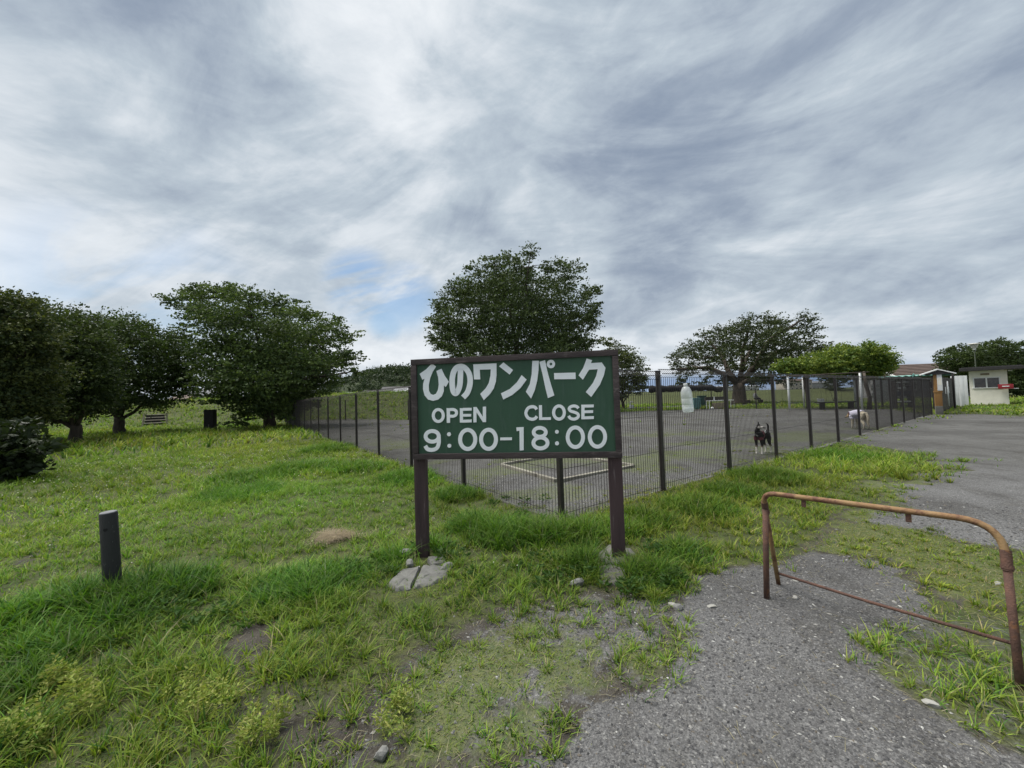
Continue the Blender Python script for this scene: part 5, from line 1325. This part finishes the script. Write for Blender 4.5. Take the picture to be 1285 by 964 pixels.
n1 = sow('grass', .85, 3.2, 9500, .020, .075, .0062, 3, (3, 2.4, 2.6, 1.6, 1.6, .7), 'weedy foreground grass growing in patches over bare soil')
n2 = sow('grass', 3.2, 7.5, 4600, .018, .075, .0070, 3, (3, 2.6, 2.8, 1.8, 1.6, .6), 'green grass around the sign and along the fence')
n3 = sow('grass', 7.5, 16, 1300, .035, .12, .012, 2, (3, 2.6, 2.8, 1.8, 1.4, .5), 'lush lawn stretching towards the trees')
n4 = sow('grass', 16, 48, 95, .10, .30, .045, 2, (3, 2.6, 2.4, 1.8, 1.4, .5), 'long grass of the far bank and verge', .3)

# close cropped turf on the mossy patches
x, y = scatter(.9, 6.5, 7000); g, v, m = cover(x, y); k = rng.random(len(x)) < np.clip((m - .2) * 1.3, 0, 1) * np.clip((fbm(x, y, 2.6, 81) * .6 + fbm(x, y, 11, 83) * .4 - .45) * 8 + np.where(x > 1.3, 1.6, 0), 0, 1); x, y = x[k], y[k]; n = len(x)
o = link('turf', blades('turf', np.stack([x, y, ground_z(x, y) - .002], -1), rng.uniform(.006, .022, n), np.full(n, .0032), rng.uniform(.6, 2.2, n), pick_cols(x, y, n, (2, 1, 2, 3, .6, 2)) * .8, 2)); tag(o, 'short cropped turf in thin patches beside the gravel', 'grass', None, 'stuff')

# broad leaved weeds: rosettes of leaves
def weeds(name, centres, leaves, size, spread, cols, label, up=.5, cat='weeds'):
    C = []; N_ = []; K = []
    for (x, y, s_) in centres:
        if any(poly_sd(np.array([x]), np.array([y]), p_)[0] > -.03 for p_ in CLEAR): continue
        n = int(leaves * s_); a = rng.uniform(0, 6.28, n); r_ = spread * s_ * np.sqrt(rng.random(n)); z = rng.uniform(.2, 1, n) * up * s_ * (1 - .4 * r_ / (spread * s_ + 1e-6))
        C.append(np.stack([x + r_ * np.cos(a), y + r_ * np.sin(a), gz(x, y) + z], -1)); N_.append(np.stack([np.cos(a), np.sin(a), rng.uniform(-.1, .9, n)], -1))
        K.append(np.array(cols)[rng.integers(0, len(cols), n)] * rng.uniform(.75, 1.25, (n, 1)))
    o = link(name, leaf_mesh(name, np.concatenate(C), np.concatenate(N_), size, np.concatenate(K), M_GRASS, 2.2))
    return tag(o, label, cat, None, 'stuff')
def spread_px(px, py, rpx, n, smin=.6, smax=1.2):
    L = []
    for _ in range(n):
        q = at_height(px + rnd.gauss(0, rpx), py + rnd.gauss(0, rpx * .45), 0); L.append((q.x, q.y, rnd.uniform(smin, smax)))
    return L
YW = [(.26, .31, .075), (.20, .27, .06), (.31, .32, .10)]
cs_ = []
for px, py, rp, n in ((85, 868, 16, 12), (100, 895, 20, 12), (40, 930, 30, 16), (235, 880, 22, 12), (245, 905, 18, 8), (490, 935, 10, 4), (505, 900, 5, 3), (310, 940, 20, 9), (345, 915, 14, 6), (505, 905, 8, 4), (10, 945, 16, 9)): cs_ += spread_px(px, py, rp, n)
weeds('yellow_weeds', cs_, 64, .018, .032, YW, 'pale yellow green weeds low at the bottom left', .15)
cs_ = []
for px, py, rp, n in ((480, 715, 12, 7), (555, 700, 12, 8), (530, 688, 8, 5), (800, 740, 18, 10), (838, 742, 12, 8), (735, 712, 14, 7), (820, 700, 14, 8), (660, 650, 40, 14), (260, 770, 30, 8), (190, 770, 40, 10), (620, 720, 40, 10), (700, 735, 14, 4)): cs_ += spread_px(px, py, rp, n)
weeds('broad_weeds', cs_, 34, .040, .075, [(.045, .095, .022), (.070, .125, .030), (.055, .11, .03)], 'broad leaved weeds around the feet of the sign posts', .11)

# clover heads
x, y = scatter(2.8, 15, 13); g, v, m = cover(x, y); k = (g > .7) & (fbm(x, y, .5, 71) > .47) & (x < 1.5); x, y = x[k], y[k]; n = len(x)
P = np.stack([x, y, ground_z(x, y) + .05 + .05 * rng.random(n)], -1); P = np.repeat(P, 3, 0); sz = np.repeat(.007 + .0013 * np.hypot(x, y), 3)
o = link('clover_flowers', leaf_mesh('clover_flowers', P, rng.normal(size=(3 * n, 3)), sz, np.tile(np.array([[.62, .62, .55]]), (3 * n, 1)) * rng.uniform(.7, 1.1, (3 * n, 1)), M_GRASS, 1.1)); tag(o, 'tiny white clover heads dotting the lawn', 'flowers', None, 'stuff')

# straw: loose heap of cut grass
n = 1900; a = rng.uniform(0, 6.28, n); r_ = np.abs(rng.normal(0, .6, n)) * (.7 + .5 * np.sin(a * 3 + 1)); hx = HAY.x + r_ * np.cos(a) * .27 + .06; hy = HAY.y + r_ * np.sin(a) * .20
P = np.stack([hx, hy, .004 + .012 * np.exp(-r_ ** 2 * 3) * rng.random(n)], -1)
o = link('straw_heap', blades('straw_heap', P, rng.uniform(.03, .07, n), np.full(n, .0035), rng.uniform(2.2, 4, n), np.array([.36, .30, .21]) * rng.uniform(.5, 1.25, (n, 1)), 2, M_GRASS, .25)); tag(o, 'small heap of dry straw lying on the lawn left of the sign', 'straw')
# dry stems over the moss and gravel edge
x, y = scatter(.9, 5.0, 620); g, v, m = cover(x, y); k = ((v > .25) & (v < .9)) | (m > .3) | (rng.random(len(x)) < .22); k &= rng.random(len(x)) < .7; x, y = x[k], y[k]; n = len(x)
o = link('dry_stems', blades('dry_stems', np.stack([x, y, ground_z(x, y) + .002], -1), rng.uniform(.008, .028, n), np.full(n, .0026), rng.uniform(1.6, 3.6, n), np.array([.34, .31, .20]) * rng.uniform(.5, 1.2, (n, 1)), 2, M_GRASS, .2)); tag(o, 'dry pale grass stems scattered at the gravel edge', 'dry grass', None, 'stuff')

# pebbles over gravel and bare soil
def pebbles(name, d0, d1, rho, smin, smax, label):
    x, y = scatter(d0, d1, rho); g, v, m = cover(x, y); pr = np.clip(v * 1.1, .12, 1) * np.where(g > .5, .1, 1) * np.where(m > .4, .35, 1)
    k = rng.random(len(x)) < pr; x, y = x[k], y[k]; n = len(x); s_ = smin + (smax - smin) * rng.random(n) ** 5
    O = np.array([(1, 0, 0), (0, 1, 0), (-1, 0, 0), (0, -1, 0), (0, 0, .75), (0, 0, -.5)], float); F = np.array([(0, 1, 4), (1, 2, 4), (2, 3, 4), (3, 0, 4)])
    V = O[None] * rng.uniform(.55, 1.3, (n, 6, 1)) * s_[:, None, None] * np.stack([np.ones(n), rng.uniform(.6, 1, n), rng.uniform(.5, .9, n)], -1)[:, None]
    a = rng.uniform(0, 6.28, n); R = np.zeros((n, 3, 3)); R[:, 0, 0] = np.cos(a); R[:, 0, 1] = -np.sin(a); R[:, 1, 0] = np.sin(a); R[:, 1, 1] = np.cos(a); R[:, 2, 2] = 1
    V = np.einsum('nij,nkj->nki', R, V); V[..., 0] += x[:, None]; V[..., 1] += y[:, None]; V[..., 2] += (ground_z(x, y) + s_ * .15)[:, None]
    loops = (np.arange(n)[:, None, None] * 6 + F[None]).ravel()
    tone = rng.choice(6, n, p=[.38, .29, .17, .08, .022, .058]); T = np.array([(.070, .070, .071), (.110, .110, .111), (.145, .145, .143), (.20, .196, .185), (.36, .36, .34), (.125, .11, .09)])
    c = T[tone] * rng.uniform(.75, 1.2, (n, 1))
    o = link(name, raw_mesh(name, V.reshape(-1, 3), loops, np.arange(n * 4) * 3, M_PEB, np.repeat(c, 6, 0))); tag(o, label, 'gravel', None, 'stuff')
mpb, t, p = mat_new('pebble'); a_ = t.node('ShaderNodeAttribute', attribute_name='Col'); t.put(p.inputs['Base Color'], a_.outputs['Color']); p.inputs['Roughness'].default_value = .85; p.inputs['Specular IOR Level'].default_value = .25
M_PEB = mpb
pebbles('gravel_stones', .8, 2.6, 11000, .0022, .0110, 'loose grey gravel of the near path')
pebbles('gravel_stones', 2.6, 6.5, 1900, .004, .016, 'loose grey stones of the yard and farther path')
